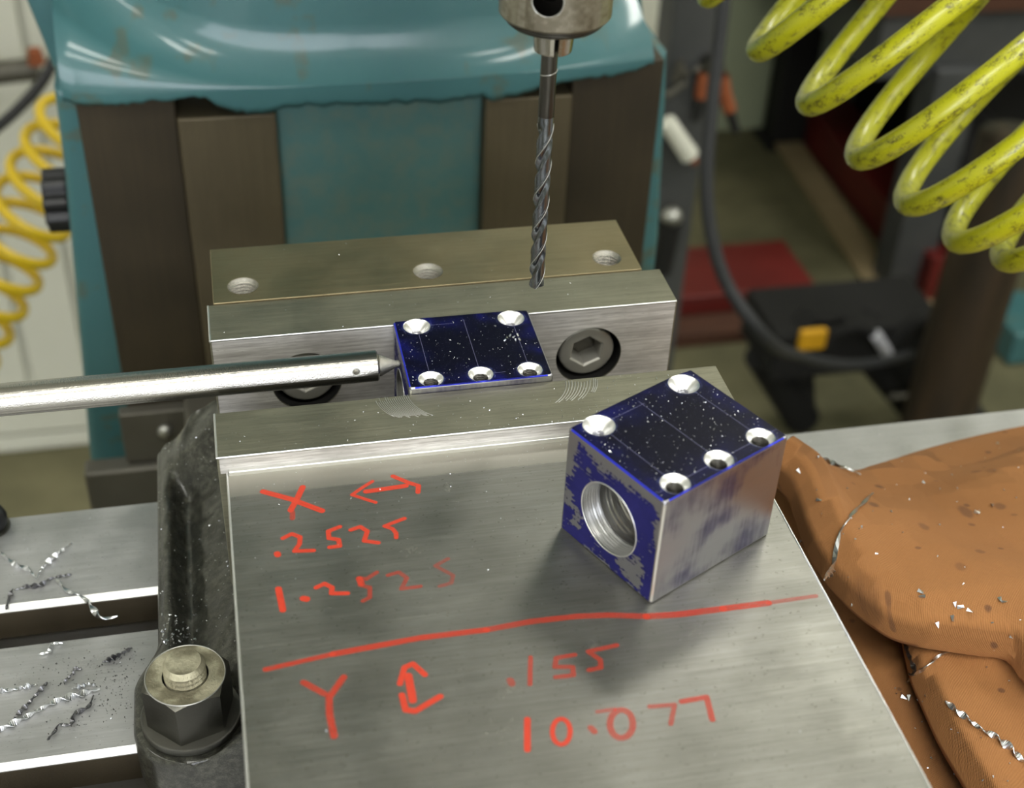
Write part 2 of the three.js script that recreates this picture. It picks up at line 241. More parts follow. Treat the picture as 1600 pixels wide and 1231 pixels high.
// ---------------------------------------------------------------- column of the machine
{
  const z0 = -0.2, col = thing('machine_column', 'teal painted milling machine column with dark dovetail ways', 'machine column');
  const X = (u) => on(u, 300, 'z', z0).x, yTop = on(576, 150, 'z', z0).y + 0.012, yBot = -0.245;
  const w = [X(140), X(290), X(440), X(755), X(885), X(1019)];
  obj('way', cbox(w[0], w[1], yBot, on(220, 165, 'z', z0).y + 0.004, -0.235, z0 - 0.0025, 0.001), M.way, col);
  obj('way', cbox(w[4], w[5], yBot, on(1010, 112, 'z', z0).y + 0.004, -0.235, z0 - 0.0025, 0.001), M.way, col);
  obj('gib_face', cbox(w[1], w[2], yBot, on(360, 182, 'z', z0).y, -0.235, z0, 0.001), M.wayWorn, col);
  obj('gib_face', cbox(w[3], w[4], yBot, on(830, 152, 'z', z0).y, -0.235, z0, 0.001), M.wayWorn, col);
  obj('painted_panel', cbox(w[2], w[3], yBot, yTop, -0.235, z0 - 0.007, 0.001), M.tealWorn, col);
  // body of the casting behind the ways, wider at the back
  const zs = -0.225, out = [[150, 713], [128, 450], [113, 280], [97, 150]].map(([u, v]) => on(u, v, 'z', zs)), outR = [[1034, 95], [1032, 160], [1021, 375]].map(([u, v]) => on(u, v, 'z', zs));
  const sh = new THREE.Shape(); sh.moveTo(out[0].x, yBot); out.forEach((p) => sh.lineTo(p.x, p.y)); outR.forEach((p) => sh.lineTo(p.x, p.y)); sh.lineTo(outR[2].x, yBot);
  const g = new THREE.ExtrudeGeometry(sh, { depth: 0.2, bevelThickness: 0.004, bevelSize: 0.003, bevelSegments: 3 }); g.translate(0, 0, zs - 0.204);
  obj('column_body', boxUV(g), M.teal, col);
  const zu = -0.262, uL = [[112, 190], [100, 140], [72, 65], [45, 0]].map(([u, v]) => on(u, v, 'z', zu)), uR = [[1000, 0], [1004, 40], [1034, 95], [1034, 150]].map(([u, v]) => on(u, v, 'z', zu));
  const s2 = new THREE.Shape(); uL.forEach((p, i) => i ? s2.lineTo(p.x, p.y) : s2.moveTo(p.x, p.y)); s2.lineTo(-0.115, 0.42); s2.lineTo(0.235, 0.42); uR.forEach((p) => s2.lineTo(p.x, p.y));
  const g2 = new THREE.ExtrudeGeometry(s2, { depth: 0.22, bevelThickness: 0.01, bevelSize: 0.002, bevelSegments: 4 }); g2.translate(0, 0, zu - 0.23);
  obj('column_neck', boxUV(g2), M.teal, col);
  // bulged ledge over the ways that sweeps back into the neck, its paint edge ragged
  const ragged = [[98, 164], [130, 172], [190, 166], [250, 159], [300, 154], [322, 152], [338, 166], [370, 176], [400, 181], [432, 176], [445, 167], [520, 166], [600, 163], [690, 161], [752, 152], [768, 162], [800, 152], [880, 131], [930, 125], [985, 118], [1005, 112], [1026, 104]].map(([u, v]) => on(u, v, 'z', -0.196));
  const xl = ragged[0].x, xr = ragged[ragged.length - 1].x, jit = rng(8), wob = Array.from({ length: 400 }, () => jit());
  const yb = (x) => { let i = 0; while (i < ragged.length - 2 && ragged[i + 1].x < x) i++; const a = ragged[i], b = ragged[i + 1], k = (x - a.x) / (b.x - a.x); const f = (x - xl) / (xr - xl) * 110, j = Math.max(0, Math.min(398, Math.floor(f))); return lerp(a.y, b.y, clamp(k)) + 0.0018 * (lerp(wob[j], wob[j + 1], f - j) - 0.5); };
  const yc = on(576, 117, 'z', -0.204).y, yeL = on(110, 30, 'z', -0.206).y, yeR = on(1010, 52, 'z', -0.21).y;
  const yl = (t) => yc + (t < 0 ? (yeL - yc) * Math.pow(-t, 3) : (yeR - yc) * Math.pow(t, 3));
  const prof = [['b', -0.206], ['b', -0.197]];
  const rows = 46;
  const gLedge = grid(120, rows, (a, b) => {
    const t = a * 2 - 1, x = lerp(xl, xr, a), yr = yb(x), y0 = lerp(ragged[0].y, ragged[ragged.length - 1].y, a) + 0.001, y1 = yl(t), k = b * rows, AL = 0.88, B0 = Math.PI / 2 - AL, B1 = 1.5, R = 0.03, cr = Math.min(0.03, (y1 - y0) * 1.15); let y, z, deep = 0;
    const ze = -0.196 - cr + cr * Math.cos(AL);
    if (k <= 2) { y = yr; z = [-0.212, -0.204, -0.1965][Math.round(k)]; }
    else if (k <= 6) { y = lerp(yr, Math.max(yr + 0.0005, y1 - cr * Math.sin(AL)), (k - 2) / 4); z = -0.196; }
    else if (k <= 18) { const al = (k - 6) / 12 * AL; y = y1 - cr * Math.sin(AL) + cr * Math.sin(al); z = -0.196 - cr + cr * Math.cos(al); deep = 0.1 * (k - 6) / 12; }
    else if (k <= 36) { const be = lerp(B0, B1, (k - 18) / 18); y = y1 + R * (Math.cos(B0) - Math.cos(be)); z = ze - R * (Math.sin(be) - Math.sin(B0)); deep = lerp(0.1, 1, (k - 18) / 18); }
    else { y = y1 + R * (Math.cos(B0) - Math.cos(B1)) + (k - 36) / 10 * 0.3; z = ze - R * (Math.sin(B1) - Math.sin(B0)) - (k - 36) / 10 * 0.02; deep = 1; }
    z -= Math.abs(t) ** 5 * (0.004 + 0.05 * deep);
    const p = V(x, y, z); p.u = x; p.v = y; return p;
  });
  obj('ledge', gLedge, M.teal, col, 'bulged teal ledge with ragged lower paint edge');
  const kc = on(97, 311, 'z', -0.262);   // lock knob sticking out of the left side
  const kn = []; const ks = new THREE.Shape(); for (let i = 0; i <= 72; i++) { const a = i / 72 * Math.PI * 2, r = 0.0125 + 0.0012 * Math.cos(a * 9); i ? ks.lineTo(r * Math.cos(a), r * Math.sin(a)) : ks.moveTo(r * Math.cos(a), r * Math.sin(a)); }
  const kg = new THREE.ExtrudeGeometry(ks, { depth: 0.009, bevelThickness: 0.001, bevelSize: 0.001, bevelSegments: 2 }); kg.rotateY(Math.PI / 2); kg.translate(kc.x - 0.006, kc.y, kc.z);
  obj('lock_knob', kg, M.plastic, col, 'black fluted lock knob');
  obj('knob_stud', cyl(0.004, 0.004, V(kc.x, kc.y, kc.z), V(kc.x + 0.03, kc.y, kc.z)), M.oxide, col);
  obj('foot', cbox(-0.03, 0.18, FLOOR + 0.001, yBot, -0.43, -0.21, 0.01), M.teal, col);
}
// head of the machine above the picture, which carries the chuck
const DX = 0.0825, DZ = 0.0279;
{
  const t = thing('spindle_unit', 'teal milling machine spindle casting above the vise carrying the chuck', 'machine');
  obj('head_casting', cbox(-0.02, 0.185, 0.24, 0.5, -0.3, 0.12, 0.02, 4), M.teal, t);
  obj('quill', lathe([[0, 0.24], [0.024, 0.24], [0.024, 0.174], [0.02, 0.1683], [0, 0.1683]]).translate(DX, 0, DZ), M.chuck, t);
}
{
  const t = thing('drill_chuck', 'round steel drill chuck with a key hole, holding the drill bit', 'drill chuck', [DX + 0.0007, 0.0022, DZ]);
  const body = lathe([[0, 0.166], [0.0105, 0.166], [0.0108, 0.14], [0.0125, 0.137], [0.0125, 0.0968], [0.0121, 0.0963], [0, 0.0963]], 96);
  const kd = V(-0.38, 0, 0.93).normalize(), ky = 0.1033;
  const cutter = cyl(0.0033, 0.0033, kd.clone().multiplyScalar(0.006).setY(ky), kd.clone().multiplyScalar(0.02).setY(ky), 48);
  obj('chuck_body', creased(cut(boxUV(body), boxUV(cutter)), 0.5), M.chuck, t);
  obj('key_hole_rim', new THREE.TorusGeometry(0.00345, 0.00022, 10, 48).rotateY(Math.atan2(kd.x, kd.z)).translate(kd.x * 0.01212, ky, kd.z * 0.01212), M.edge, t);
  obj('key_hole_gear', new THREE.SphereGeometry(0.0024, 20, 14).scale(1, 1, 0.7).translate(kd.x * 0.0078, ky + 0.0008, kd.z * 0.0078), M.shank, t);
  obj('nose_ring', lathe([[0.0, 0.0965], [0.0119, 0.0965], [0.0112, 0.0956], [0.0108, 0.0956], [0.0107, 0.0951], [0.0109, 0.0949], [0.0102, 0.0943], [0.0075, 0.0939], [0, 0.0938]], 72), M.shank, t, 'dark grooved nose ring');
  for (let k = 0; k < 3; k++) {   // three jaws around the shank
    const a = Math.PI / 2 + Math.PI + k * Math.PI * 2 / 3 + 0.08, s = new THREE.Shape(), n = 14, h = 0.86;
    for (let i = 0; i <= n; i++) { const b = a - h + 2 * h * i / n, r = 0.0046; i ? s.lineTo(r * Math.cos(b), r * Math.sin(b)) : s.moveTo(r * Math.cos(b), r * Math.sin(b)); }
    s.lineTo(0.0021 * Math.cos(a + 0.5), 0.0021 * Math.sin(a + 0.5)); s.lineTo(0.0021 * Math.cos(a - 0.5), 0.0021 * Math.sin(a - 0.5));
    const g = new THREE.ExtrudeGeometry(s, { depth: 0.0065, bevelThickness: 0.0004, bevelSize: 0.0003, bevelSegments: 2 });
    g.rotateX(Math.PI / 2); g.translate(0, 0.0946, 0);
    const p = g.attributes.position; for (let i = 0; i < p.count; i++) { const k2 = 1 - 0.13 * clamp((0.0946 - p.getY(i)) / 0.007); p.setX(i, p.getX(i) * k2); p.setZ(i, p.getZ(i) * k2); }
    g.computeVertexNormals(); obj('jaw', g, M.rod, t);
  }
}
{
  const t = thing('drill_bit', 'long steel twist drill hanging from the chuck above the blue block', 'drill bit', [DX, 0, DZ]);
  const R = 0.00188, y0 = 0.0268, yf = 0.074, pitch = 0.0195, na = 96, ny = 260;
  const g = grid(na, ny, (a, b) => {
    const y = y0 + 0.0009 + b * (yf - y0 - 0.0009), th = a * Math.PI * 2, ph = -2 * Math.PI * (y - y0) / pitch + 0.35, run = 1 - sstep(yf - 0.007, yf, y);
    const q = ((th * 2) / (Math.PI * 2)) % 1, f = Math.sin(Math.PI * clamp((q - 0.1) / 0.42)), back = q > 0.6 ? 0.05 * sstep(0.64, 0.68, q) : q < 0.02 ? 0.05 : 0;
    const r = R * (1 - 0.46 * f * run - back * run), A = th + ph; const p = V(r * Math.cos(A), y, r * Math.sin(A)); p.u = a; p.v = y; return p;
  }, true);
  const tip = grid(na, 8, (a, b) => { const th = a * Math.PI * 2, ph = -2 * Math.PI * (0.0009 * b) / pitch + 0.35, q = ((th * 2) / (Math.PI * 2)) % 1, f = Math.sin(Math.PI * clamp((q - 0.1) / 0.42)), back = q > 0.6 ? 0.05 * sstep(0.64, 0.68, q) : q < 0.02 ? 0.05 : 0, r = R * (1 - 0.46 * f - back) * b; const p = V(r * Math.cos(th + ph), y0 + 0.0009 * b, r * Math.sin(th + ph)); p.u = a; p.v = b; return p; }, true);
  obj('flutes', creased(join(g, tip), 0.5), M.drill, t);
  for (const o of [0.56, 1.56]) { const mp = []; for (let i = 0; i <= 120; i++) { const y = lerp(y0 + 0.0008, yf - 0.002, i / 120), A = o * Math.PI - 2 * Math.PI * (y - y0) / pitch + 0.35; mp.push(V(R * Math.cos(A), y, R * Math.sin(A))); } obj('margin_glint', tube(mp, 0.00009, 260, 6), M.edge, t, 'painted highlight along the flute edge'); }  // bright tubes painted along the flutes as helical highlights
  obj('shank', lathe([[0, yf], [R * 1.0, yf], [R * 1.0, 0.0935], [0, 0.0935]], 32), M.shank, t);
  const ring = []; for (let i = 0; i <= 30; i++) { const a = Math.PI * (0.95 - 0.9 * i / 30); ring.push(V(R * 1.03 * Math.cos(a), 0.0842 + 0.0012 * i / 30, R * 1.03 * Math.sin(a))); }
  obj('wear_ring', tube(ring, 0.00011, 60, 6), M.edge, t);
}

function coat(shape, mat, m, name, parent, label, du, dv) {
  const g = new THREE.ShapeGeometry(shape, 40), p = g.attributes.position, uv = new Float32Array(p.count * 2);
  for (let i = 0; i < p.count; i++) { uv[2 * i] = p.getX(i) / du; uv[2 * i + 1] = p.getY(i) / dv; }
  g.setAttribute('uv', new THREE.BufferAttribute(uv, 2)); g.applyMatrix4(mat); return obj(name, g, m, parent, label);
}
function rectShape(x0, x1, y0, y1, r) { const s = new THREE.Shape(); s.moveTo(x0 + r, y0); s.lineTo(x1 - r, y0); s.quadraticCurveTo(x1, y0, x1, y0 + r); s.lineTo(x1, y1 - r); s.quadraticCurveTo(x1, y1, x1 - r, y1); s.lineTo(x0 + r, y1); s.quadraticCurveTo(x0, y1, x0, y1 - r); s.lineTo(x0, y0 + r); s.quadraticCurveTo(x0, y0, x0 + r, y0); return s; }
// ---------------------------------------------------------------- the vise
const JY = -0.0057, W = 0.0311, JZ = 0.0489;
const marks = [];   // pen strokes: [width in px, strength, [[u, v], ...]] on the top of the movable jaw
marks.push([8.5, 1, [[411, 768], [455, 780], [503, 798]]], [8, 0.95, [[473, 761], [463, 782], [454, 797]]], [7, 0.6, [[457, 800], [457, 810]]],
  [5, 1, [[582, 752], [566, 762], [550, 773], [568, 779], [587, 785]]], [8, 1, [[572, 768], [600, 764], [634, 759]]], [6.5, 0.95, [[614, 744], [638, 754], [654, 759], [653, 769]]],
  [9, 0.9, [[433, 865], [434, 867]]], [6.5, 1, [[442, 841], [456, 834], [469, 839], [468, 850], [460, 861], [490, 860]]], [6.5, 1, [[531, 823], [513, 830], [514, 841], [529, 843], [531, 853], [515, 855]]],
  [6.5, 1, [[548, 828], [563, 823], [574, 830], [569, 845], [591, 848]]], [6, 0.9, [[632, 810], [616, 816], [601, 822], [613, 826], [619, 833], [619, 840]]],
  [9, 1, [[435, 920], [442, 953]]], [10, 1, [[474, 935], [479, 936]]], [7, 1, [[494, 918], [507, 912], [519, 918], [518, 927], [543, 927]]], [6, 0.55, [[589, 894], [572, 905], [563, 903], [562, 914], [578, 918], [578, 933], [567, 939]]], [9, 0.8, [[561, 904], [565, 912]]],
  [6, 0.5, [[606, 899], [623, 894], [636, 903], [627, 920], [657, 916]]], [5.5, 0.35, [[700, 873], [680, 884], [708, 899], [705, 911], [687, 916]]],
  [8, 0.75, [[415, 1046], [450, 1038], [520, 1022]]], [10, 0.8, [[520, 1022], [600, 1007], [660, 996], [760, 984]]], [10, 0.6, [[760, 984], [830, 971], [900, 963], [950, 961], [1010, 963]]], [11, 0.7, [[1010, 963], [1060, 960], [1130, 951]]], [11, 0.75, [[1130, 951], [1200, 942]]], [7, 0.45, [[1200, 942], [1275, 931]]],
  [9, 0.7, [[474, 1066], [507, 1084]]], [9.5, 0.75, [[537, 1058], [514, 1090], [515, 1116], [522, 1150]]],
  [11, 1, [[638, 1056], [645, 1094]]], [8.5, 0.9, [[625, 1068], [632, 1043], [645, 1037], [664, 1054]]], [9, 0.9, [[628, 1086], [634, 1109], [649, 1111], [688, 1088]]],
  [10, 0.5, [[797, 1063], [800, 1068]]], [6.5, 0.65, [[829, 1027], [828, 1069]]], [7, 0.6, [[898, 1023], [869, 1028], [867, 1042], [895, 1042], [896, 1055], [868, 1058]]], [7, 0.6, [[964, 1008], [919, 1018], [938, 1031], [939, 1043], [920, 1047]]],
  [9, 1, [[824, 1124], [824, 1171]]], [7, 0.95, Array.from({ length: 25 }, (_, i) => [877 + 14 * Math.cos(i * Math.PI / 12), 1143 + 20 * Math.sin(i * Math.PI / 12)])], [9, 0.6, [[923, 1137], [929, 1143]]],
  [9, 0.6, Array.from({ length: 25 }, (_, i) => [971 + 18 * Math.cos(i * Math.PI / 12), 1131 + 22 * Math.sin(i * Math.PI / 12)])], [6, 0.5, [[933, 1112], [960, 1108]]], [7, 0.55, [[1015, 1104], [1054, 1101], [1048, 1131]]], [8.5, 0.7, [[1065, 1096], [1104, 1089], [1113, 1124]]]);
function holeWall(rTop, rHole, depth, yTop = 0) {   // chamfer and tapped wall
  const pts = [[rTop, yTop], [rHole, yTop - (rTop - rHole)]], p = 0.0011; let y = yTop - (rTop - rHole);
  while (y > yTop - depth) { pts.push([rHole - 0.0005, y - p * 0.5], [rHole, y - p]); y -= p; }
  pts.push([0, y]); return creased(lathe(pts, 40), 0.4);
}
{
  const vise = thing('machine_vise', 'large grey steel machine vise with red handwriting on its flat movable jaw', 'vise', [0, 0, 0]);
  // ---- base with its flanges
  const flange = (mirror) => {
    const cx = -0.0128, cz = 0.0733, lr = 0.0147, xr = 0.02, z0 = -0.035, z1 = 0.0878;
    const xl = (z) => { let x = -0.0214; const d = Math.abs(z - cz); if (d < lr) x = Math.min(x, cx - Math.sqrt(lr * lr - d * d)); if (z > cz) { const d2 = z - cz; x = d2 < lr ? cx - Math.sqrt(lr * lr - d2 * d2) : cx; } const bl = sstep(0.045, 0.0615, z); return z < cz ? lerp(-0.0214, Math.min(x, -0.0214 - 0.0061 * bl), 1) : x; };
    const g = grid(46, 110, (a, b) => {
      const z = lerp(z0, z1, Math.min(1, b / 0.972)), xe = xl(z); let x, y, k = a * 46;
      if (k < 4) { x = xe; y = lerp(TY + 0.0003, -0.0665, k / 4); }
      else if (k < 10) { const al = (k - 4) / 6 * Math.PI / 2, r = 0.0022; x = xe + r * (1 - Math.cos(al)); y = -0.0665 + r * Math.sin(al); }
      else { x = lerp(xe + 0.0022, xr, (k - 10) / 36); y = -0.0643; }
      if (k >= 8) {
        const f = clamp((k - 8) / 3), dn = Math.hypot(x - cx, z - cz), spot = 1 - sstep(0.0128, 0.0165, dn);
        let h = 0.0022 * Math.exp(-(((x + 0.0185) / 0.003) ** 2)) - 0.0030 * Math.exp(-(((x + 0.0128) / 0.0028) ** 2)) * sstep(-0.022, -0.008, z) + 0.007 * sstep(-0.012, 0.002, x);
        h += 0.012 * sstep(-0.012, -0.024, z) * sstep(-0.0205, -0.006, x) + 0.0025 * Math.exp(-(((Math.hypot(x + 0.001, z + 0.026) - 0.0125) / 0.0022) ** 2)) * sstep(0.0, -0.02, z);
        h += 0.0004 * Math.sin(z * 410 + 3 * Math.sin(x * 300)) * Math.sin(x * 520 + 2 * Math.sin(z * 130));
        y += f * h * (1 - spot);
      }
      if (b > 0.97) { const q = (b - 0.97) / 0.03; y = lerp(y, TY + 0.0003, sstep(0.15, 1, q)); }
      return V(mirror ? 0.1335 - x : x, y, z);
    }, !mirror);
    return boxUV(g);
  };
  const base = obj('vise_base', boxUV(rbox(0.012, 0.1215, TY + 0.0003, -0.046, -0.046, 0.25, 0.002)), M.cast, vise);
  obj('flange', flange(false), M.cast, vise, 'oily cast iron flange with a rounded lug'); obj('flange', flange(true), M.cast, vise);
  // ---- fixed jaw
  const taps = [[0.0102, -0.0256], [0.0635, -0.0256], [0.1175, -0.0252]];
  let fj = cbox(0.0016, 0.1263, -0.055, 0.0004, -0.047, -0.0177, 0.0002);
  const fixed = obj('fixed_jaw', cut(fj, ...taps.map(([x, z]) => boxUV(cyl(0.0043, 0.0043, V(x, -0.014, z), V(x, 0.003, z), 40)))), M.body, vise);
  for (const [x, z] of taps) obj('threaded_hole', holeWall(0.0044, 0.0037, 0.012, 0.00045).translate(x, 0, z), M.rod, fixed, 'bright chamfered threaded hole');
  // ---- hardened plate of the fixed jaw with two socket screws
  const caps = [[0.1066, -0.0165], [0.0252, -0.0165]];
  const fp = obj('fixed_jaw_plate', cut(cbox(0, 0.1318, -0.044, 0, -0.0176, 0, 0.00035), ...caps.map(([x, y]) => boxUV(cyl(0.0097, 0.0097, V(x, y, -0.0125), V(x, y, 0.003), 56)))), M.plate, vise);
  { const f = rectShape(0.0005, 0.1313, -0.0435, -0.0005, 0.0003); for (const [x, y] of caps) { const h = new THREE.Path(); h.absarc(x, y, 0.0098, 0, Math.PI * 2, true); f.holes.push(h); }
    coat(f, new THREE.Matrix4().setPosition(0, 0, 0.00002), M.ground, 'lit_face_coat', fp, 'silvery gripping face with painted brightness standing in for reflected light', 0.06, 0.06); }  // lighter coat puts the bounced light of this face into its colour
  for (const [x, y] of caps) {
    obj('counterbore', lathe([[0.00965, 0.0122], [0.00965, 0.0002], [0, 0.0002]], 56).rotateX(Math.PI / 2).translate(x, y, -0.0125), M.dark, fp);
    const hex = new THREE.Shape(); hex.absarc(0, 0, 0.0074, 0, Math.PI * 2); const h = new THREE.Path();
    for (let i = 0; i <= 6; i++) { const a = i * Math.PI / 3 + 0.42; i ? h.lineTo(0.0059 * Math.cos(a), 0.0059 * Math.sin(a)) : h.moveTo(0.0059 * Math.cos(a), 0.0059 * Math.sin(a)); }
    hex.holes.push(h);
    const head = new THREE.ExtrudeGeometry(hex, { depth: 0.0088, bevelThickness: 0.0009, bevelSize: 0.0009, bevelSegments: 4, curveSegments: 48 }); head.translate(x, y, -0.0118);
    const sc = obj('socket_screw', creased(head, 0.5), M.screw, fp, 'socket head screw with a hexagon recess');
    obj('socket_bottom', new THREE.CircleGeometry(0.0062, 6).translate(x, y, -0.0085), M.shank, fp);
  }
  coat(rectShape(0.0006, 0.1322, JY, -0.0011, 0.0002), new THREE.Matrix4().setPosition(0, 0, JZ + 0.00002), M.ground, 'lit_face_coat', vise, 'silvery front face of the jaw plate with painted brightness', 0.06, 0.06);  // same lighter coat, painted brightness for the front of the movable plate
  // ---- movable jaw, its plate and the handwriting
  const mj = obj('movable_jaw', cbox(0.0020, 0.1319, -0.046, JY, JZ, 0.26, 0.0005), M.jaw, vise);
  obj('jaw_step', cbox(0.0024, 0.1316, JY - 0.001, JY + 0.0013, JZ - 0.0005, JZ + 0.0012, 0.0004), M.edge, vise);
  obj('movable_jaw_plate', cbox(0, 0.1328, -0.044, -0.0006, W + 0.00005, JZ, 0.00035), M.plate, vise);
  const bar = (a, b) => cyl(0.00028, 0.00028, a, b, 8), e = 0.00012;
  for (const [p, q, par] of [[V(e, -e, 0.0003), V(e, -e, -0.0173), fp], [V(0.0003, -e, -e), V(0.1315, -e, -e), fp], [V(e, -0.0006 - e, W + 0.0003), V(e, -0.0006 - e, JZ), vise], [V(0, -0.0006 - e, JZ - e), V(0.1328, -0.0006 - e, JZ - e), vise], [V(0.002 + e, JY - e, JZ), V(0.002 + e, JY - e, 0.259), mj], [V(0.1319 - e, JY - e, JZ), V(0.1319 - e, JY - e, 0.259), mj]]) obj('edge_highlight', bar(p, q), M.bright, par);  // thin bright bars painted in as highlights along the jaw edges
  const S0 = 0.13, px = (u, v, n) => { const p = on(u, v, 'y', JY); return [(p.x - 0.002) / S0 * n, (p.z - JZ) / S0 * n]; };
  const alpha = canvasTex(2048, 2048, (c, n) => {
    c.fillStyle = '#000'; c.fillRect(0, 0, n, n); const r = rng(31); c.lineCap = 'round'; c.lineJoin = 'round';
    for (const [w, s, pts] of marks) {
      const q = pts.map(([u, v]) => px(u, v, n)), k = n / S0 * 0.000172 * w * (0.62 + 0.5 * 300 / (pts[0][1] - 400)) * 1.05;
      c.strokeStyle = `rgba(255,255,255,${s > 0.85 ? 0.95 : s * 0.85})`; c.lineWidth = k; c.beginPath(); q.forEach(([x, y], i) => i ? c.lineTo(x, y) : c.moveTo(x, y)); c.stroke();
      // dry streaks where the pen lost ink
      c.strokeStyle = `rgba(0,0,0,${0.6 - 0.35 * s})`; for (let i = 0; i + 1 < q.length; i++) for (let d = 0; d < 9; d++) { const o = (r() - 0.5) * k, t0 = r() * 0.8, t1 = t0 + 0.2; c.lineWidth = 1.2; c.beginPath(); c.moveTo(lerp(q[i][0], q[i + 1][0], t0) + o, lerp(q[i][1], q[i + 1][1], t0) + o); c.lineTo(lerp(q[i][0], q[i + 1][0], t1) + o, lerp(q[i][1], q[i + 1][1], t1) + o); c.stroke(); }
    }
  }, false);
  const plane = new THREE.PlaneGeometry(S0, S0).rotateX(-Math.PI / 2).translate(0.002 + S0 / 2, JY + 0.00003, JZ + S0 / 2);
  const uvp = plane.attributes.uv, pp = plane.attributes.position; for (let i = 0; i < 4; i++) uvp.setXY(i, (pp.getX(i) - 0.002) / S0, 1 - (pp.getZ(i) - JZ) / S0);
  const scuffs = canvasTex(1024, 1024, (c, n) => { c.fillStyle = '#000'; c.fillRect(0, 0, n, n); const r = rng(57);
    for (let i = 0; i < 420; i++) { const x = r() * n, y = r() * n, a = (r() - 0.5) * (r() < 0.75 ? 0.5 : 3), l = 2 + 16 * r() * r() * r(); c.strokeStyle = `rgba(255,255,255,${0.15 + 0.5 * r() * r()})`; c.lineWidth = 0.7 + 0.8 * r(); c.beginPath(); c.moveTo(x, y); c.lineTo(x + l * Math.cos(a), y + l * Math.sin(a)); c.stroke(); }
    for (const [u, v, q] of [[640, 860, 40], [800, 1075, 60], [790, 1140, 70], [1085, 985, 40], [700, 760, 30], [930, 1010, 36]]) { const [x, y] = px(u, v, n); for (let i = 0; i < 26; i++) { const a = r() * 6.3, d = r() * q * 0.45; c.strokeStyle = `rgba(255,255,255,${0.12 + 0.3 * r()})`; c.lineWidth = 1 + r() * 1.6; c.beginPath(); c.moveTo(x + d * Math.cos(a), y + d * Math.sin(a)); c.lineTo(x + d * Math.cos(a) + (r() - 0.5) * 12, y + d * Math.sin(a) + (r() - 0.5) * 12); c.stroke(); } }
    const g = c.createLinearGradient(0, 0, 0, n * 0.09); g.addColorStop(0, 'rgba(255,255,255,0.5)'); g.addColorStop(0.75, 'rgba(255,255,255,0.38)'); g.addColorStop(0.8, 'rgba(255,255,255,0)'); c.fillStyle = g; c.fillRect(0, 0, n, n * 0.075); }, false);
  const sp = plane.clone().translate(0, -0.000015, 0);
  obj('scuff_marks', sp, new THREE.MeshPhysicalMaterial({ color: 0xd8d4c8, metalness: 1, roughness: 0.5, alphaMap: scuffs, transparent: true }), mj, 'light scuffs and scratches');
  obj('marker_writing', plane, new THREE.MeshStandardMaterial({ color: 0xbc3720, roughness: 0.55, alphaMap: alpha, transparent: true }), mj, 'red handwritten setup numbers');
  // ---- end mill scars on the movable jaw plate
  const scar = (name, x0, x1, cx, cz, r0, r1, n, a0, a1, seed) => {
    const gs = [], r = rng(seed);
    for (let i = 0; i < n; i++) { const rr = lerp(r0, r1, i / (n - 1)), b0 = lerp(a0, a1, 0.25 * r() * (i / n)), b1 = lerp(a1, a0, 0.3 * r() * r()), p = []; for (let k = 0; k <= 14; k++) { const a = lerp(b0, b1, k / 14); p.push(V(cx + x0 * (i / (n - 1)) + rr * Math.cos(a), -0.00056, cz + rr * Math.sin(a))); } gs.push(tube(p, 0.00013, 16, 5)); }
    obj(name, join(...gs), M.edge, vise, 'arc shaped cutter scar');
  };
  scar('cutter_scar', -0.0085, 0, 0.0615, W - 0.0005, 0.0125, 0.0125, 17, Math.PI - 0.05, Math.PI - 0.95, 3);
  scar('cutter_scar', 0.0065, 0, 0.0785, W - 0.0005, 0.0125, 0.0125, 9, 0.1, 0.95, 4);
  scar('cutter_scar', 0.001, 0, 0.086, W - 0.0005, 0.0125, 0.0125, 3, 0.1, 0.62, 14);
}
{ // stud, nut and washer that hold the vise down
  const t = thing('hold_down_bolt', 'stud with a big hexagon nut and washer clamping the vise lug to the table', 'bolt', [-0.0128, -0.0643, 0.0733]);
  obj('washer', lathe([[0.0053, 0], [0.0121, 0], [0.0125, 0.0004], [0.0125, 0.0021], [0.0121, 0.0025], [0.0053, 0.0025]], 64), M.oxide, t);
  const hs = new THREE.Shape(); for (let i = 0; i <= 6; i++) { const a = i * Math.PI / 3 + Math.PI / 2 - 0.24; i ? hs.lineTo(0.0111 * Math.cos(a), 0.0111 * Math.sin(a)) : hs.moveTo(0.0111 * Math.cos(a), 0.0111 * Math.sin(a)); }
  const hb = new THREE.ExtrudeGeometry(hs, { depth: 0.0135, bevelEnabled: false }); hb.rotateX(-Math.PI / 2); hb.scale(1, 1, 1); hb.translate(0, 0.0025, 0);
  const cone = lathe([[0.0098, 0.0175], [0.02, 0.0122], [0.02, 0.02], [0.0098, 0.02]], 72), bore = boxUV(cyl(0.0056, 0.0056, V(0, -0.001, 0), V(0, 0.03, 0), 40));
  const chamfer = lathe([[0.0096, 0.0161], [0.013, 0.0142], [0.013, 0.02], [0.0096, 0.02], [0.0096, 0.0161]], 72);
  obj('nut', creased(cut(boxUV(hb), boxUV(chamfer), bore), 0.4), M.oxide, t, 'dark hexagon nut');
  obj('nut_face', boxUV(new THREE.RingGeometry(0.0057, 0.0096, 64).rotateX(-Math.PI / 2).translate(0, 0.01605, 0)), M.nut, t, 'pale worn top face of the nut');
  obj('nut_rim', new THREE.TorusGeometry(0.0097, 0.0002, 8, 72).rotateX(Math.PI / 2).translate(0, 0.0160, 0), M.edge, t);
  const th = [[0, 0]]; for (let y = 0.001; y < 0.0192; y += 0.0016) th.push([0.0043, y], [0.0052, y + 0.0008]); th.push([0.0049, 0.0200], [0.0043, 0.0209], [0.0015, 0.0213], [0, 0.0213]);
  obj('stud', creased(boxUV(lathe(th, 40)), 0.5), M.nut, t, 'threaded stud end');
}

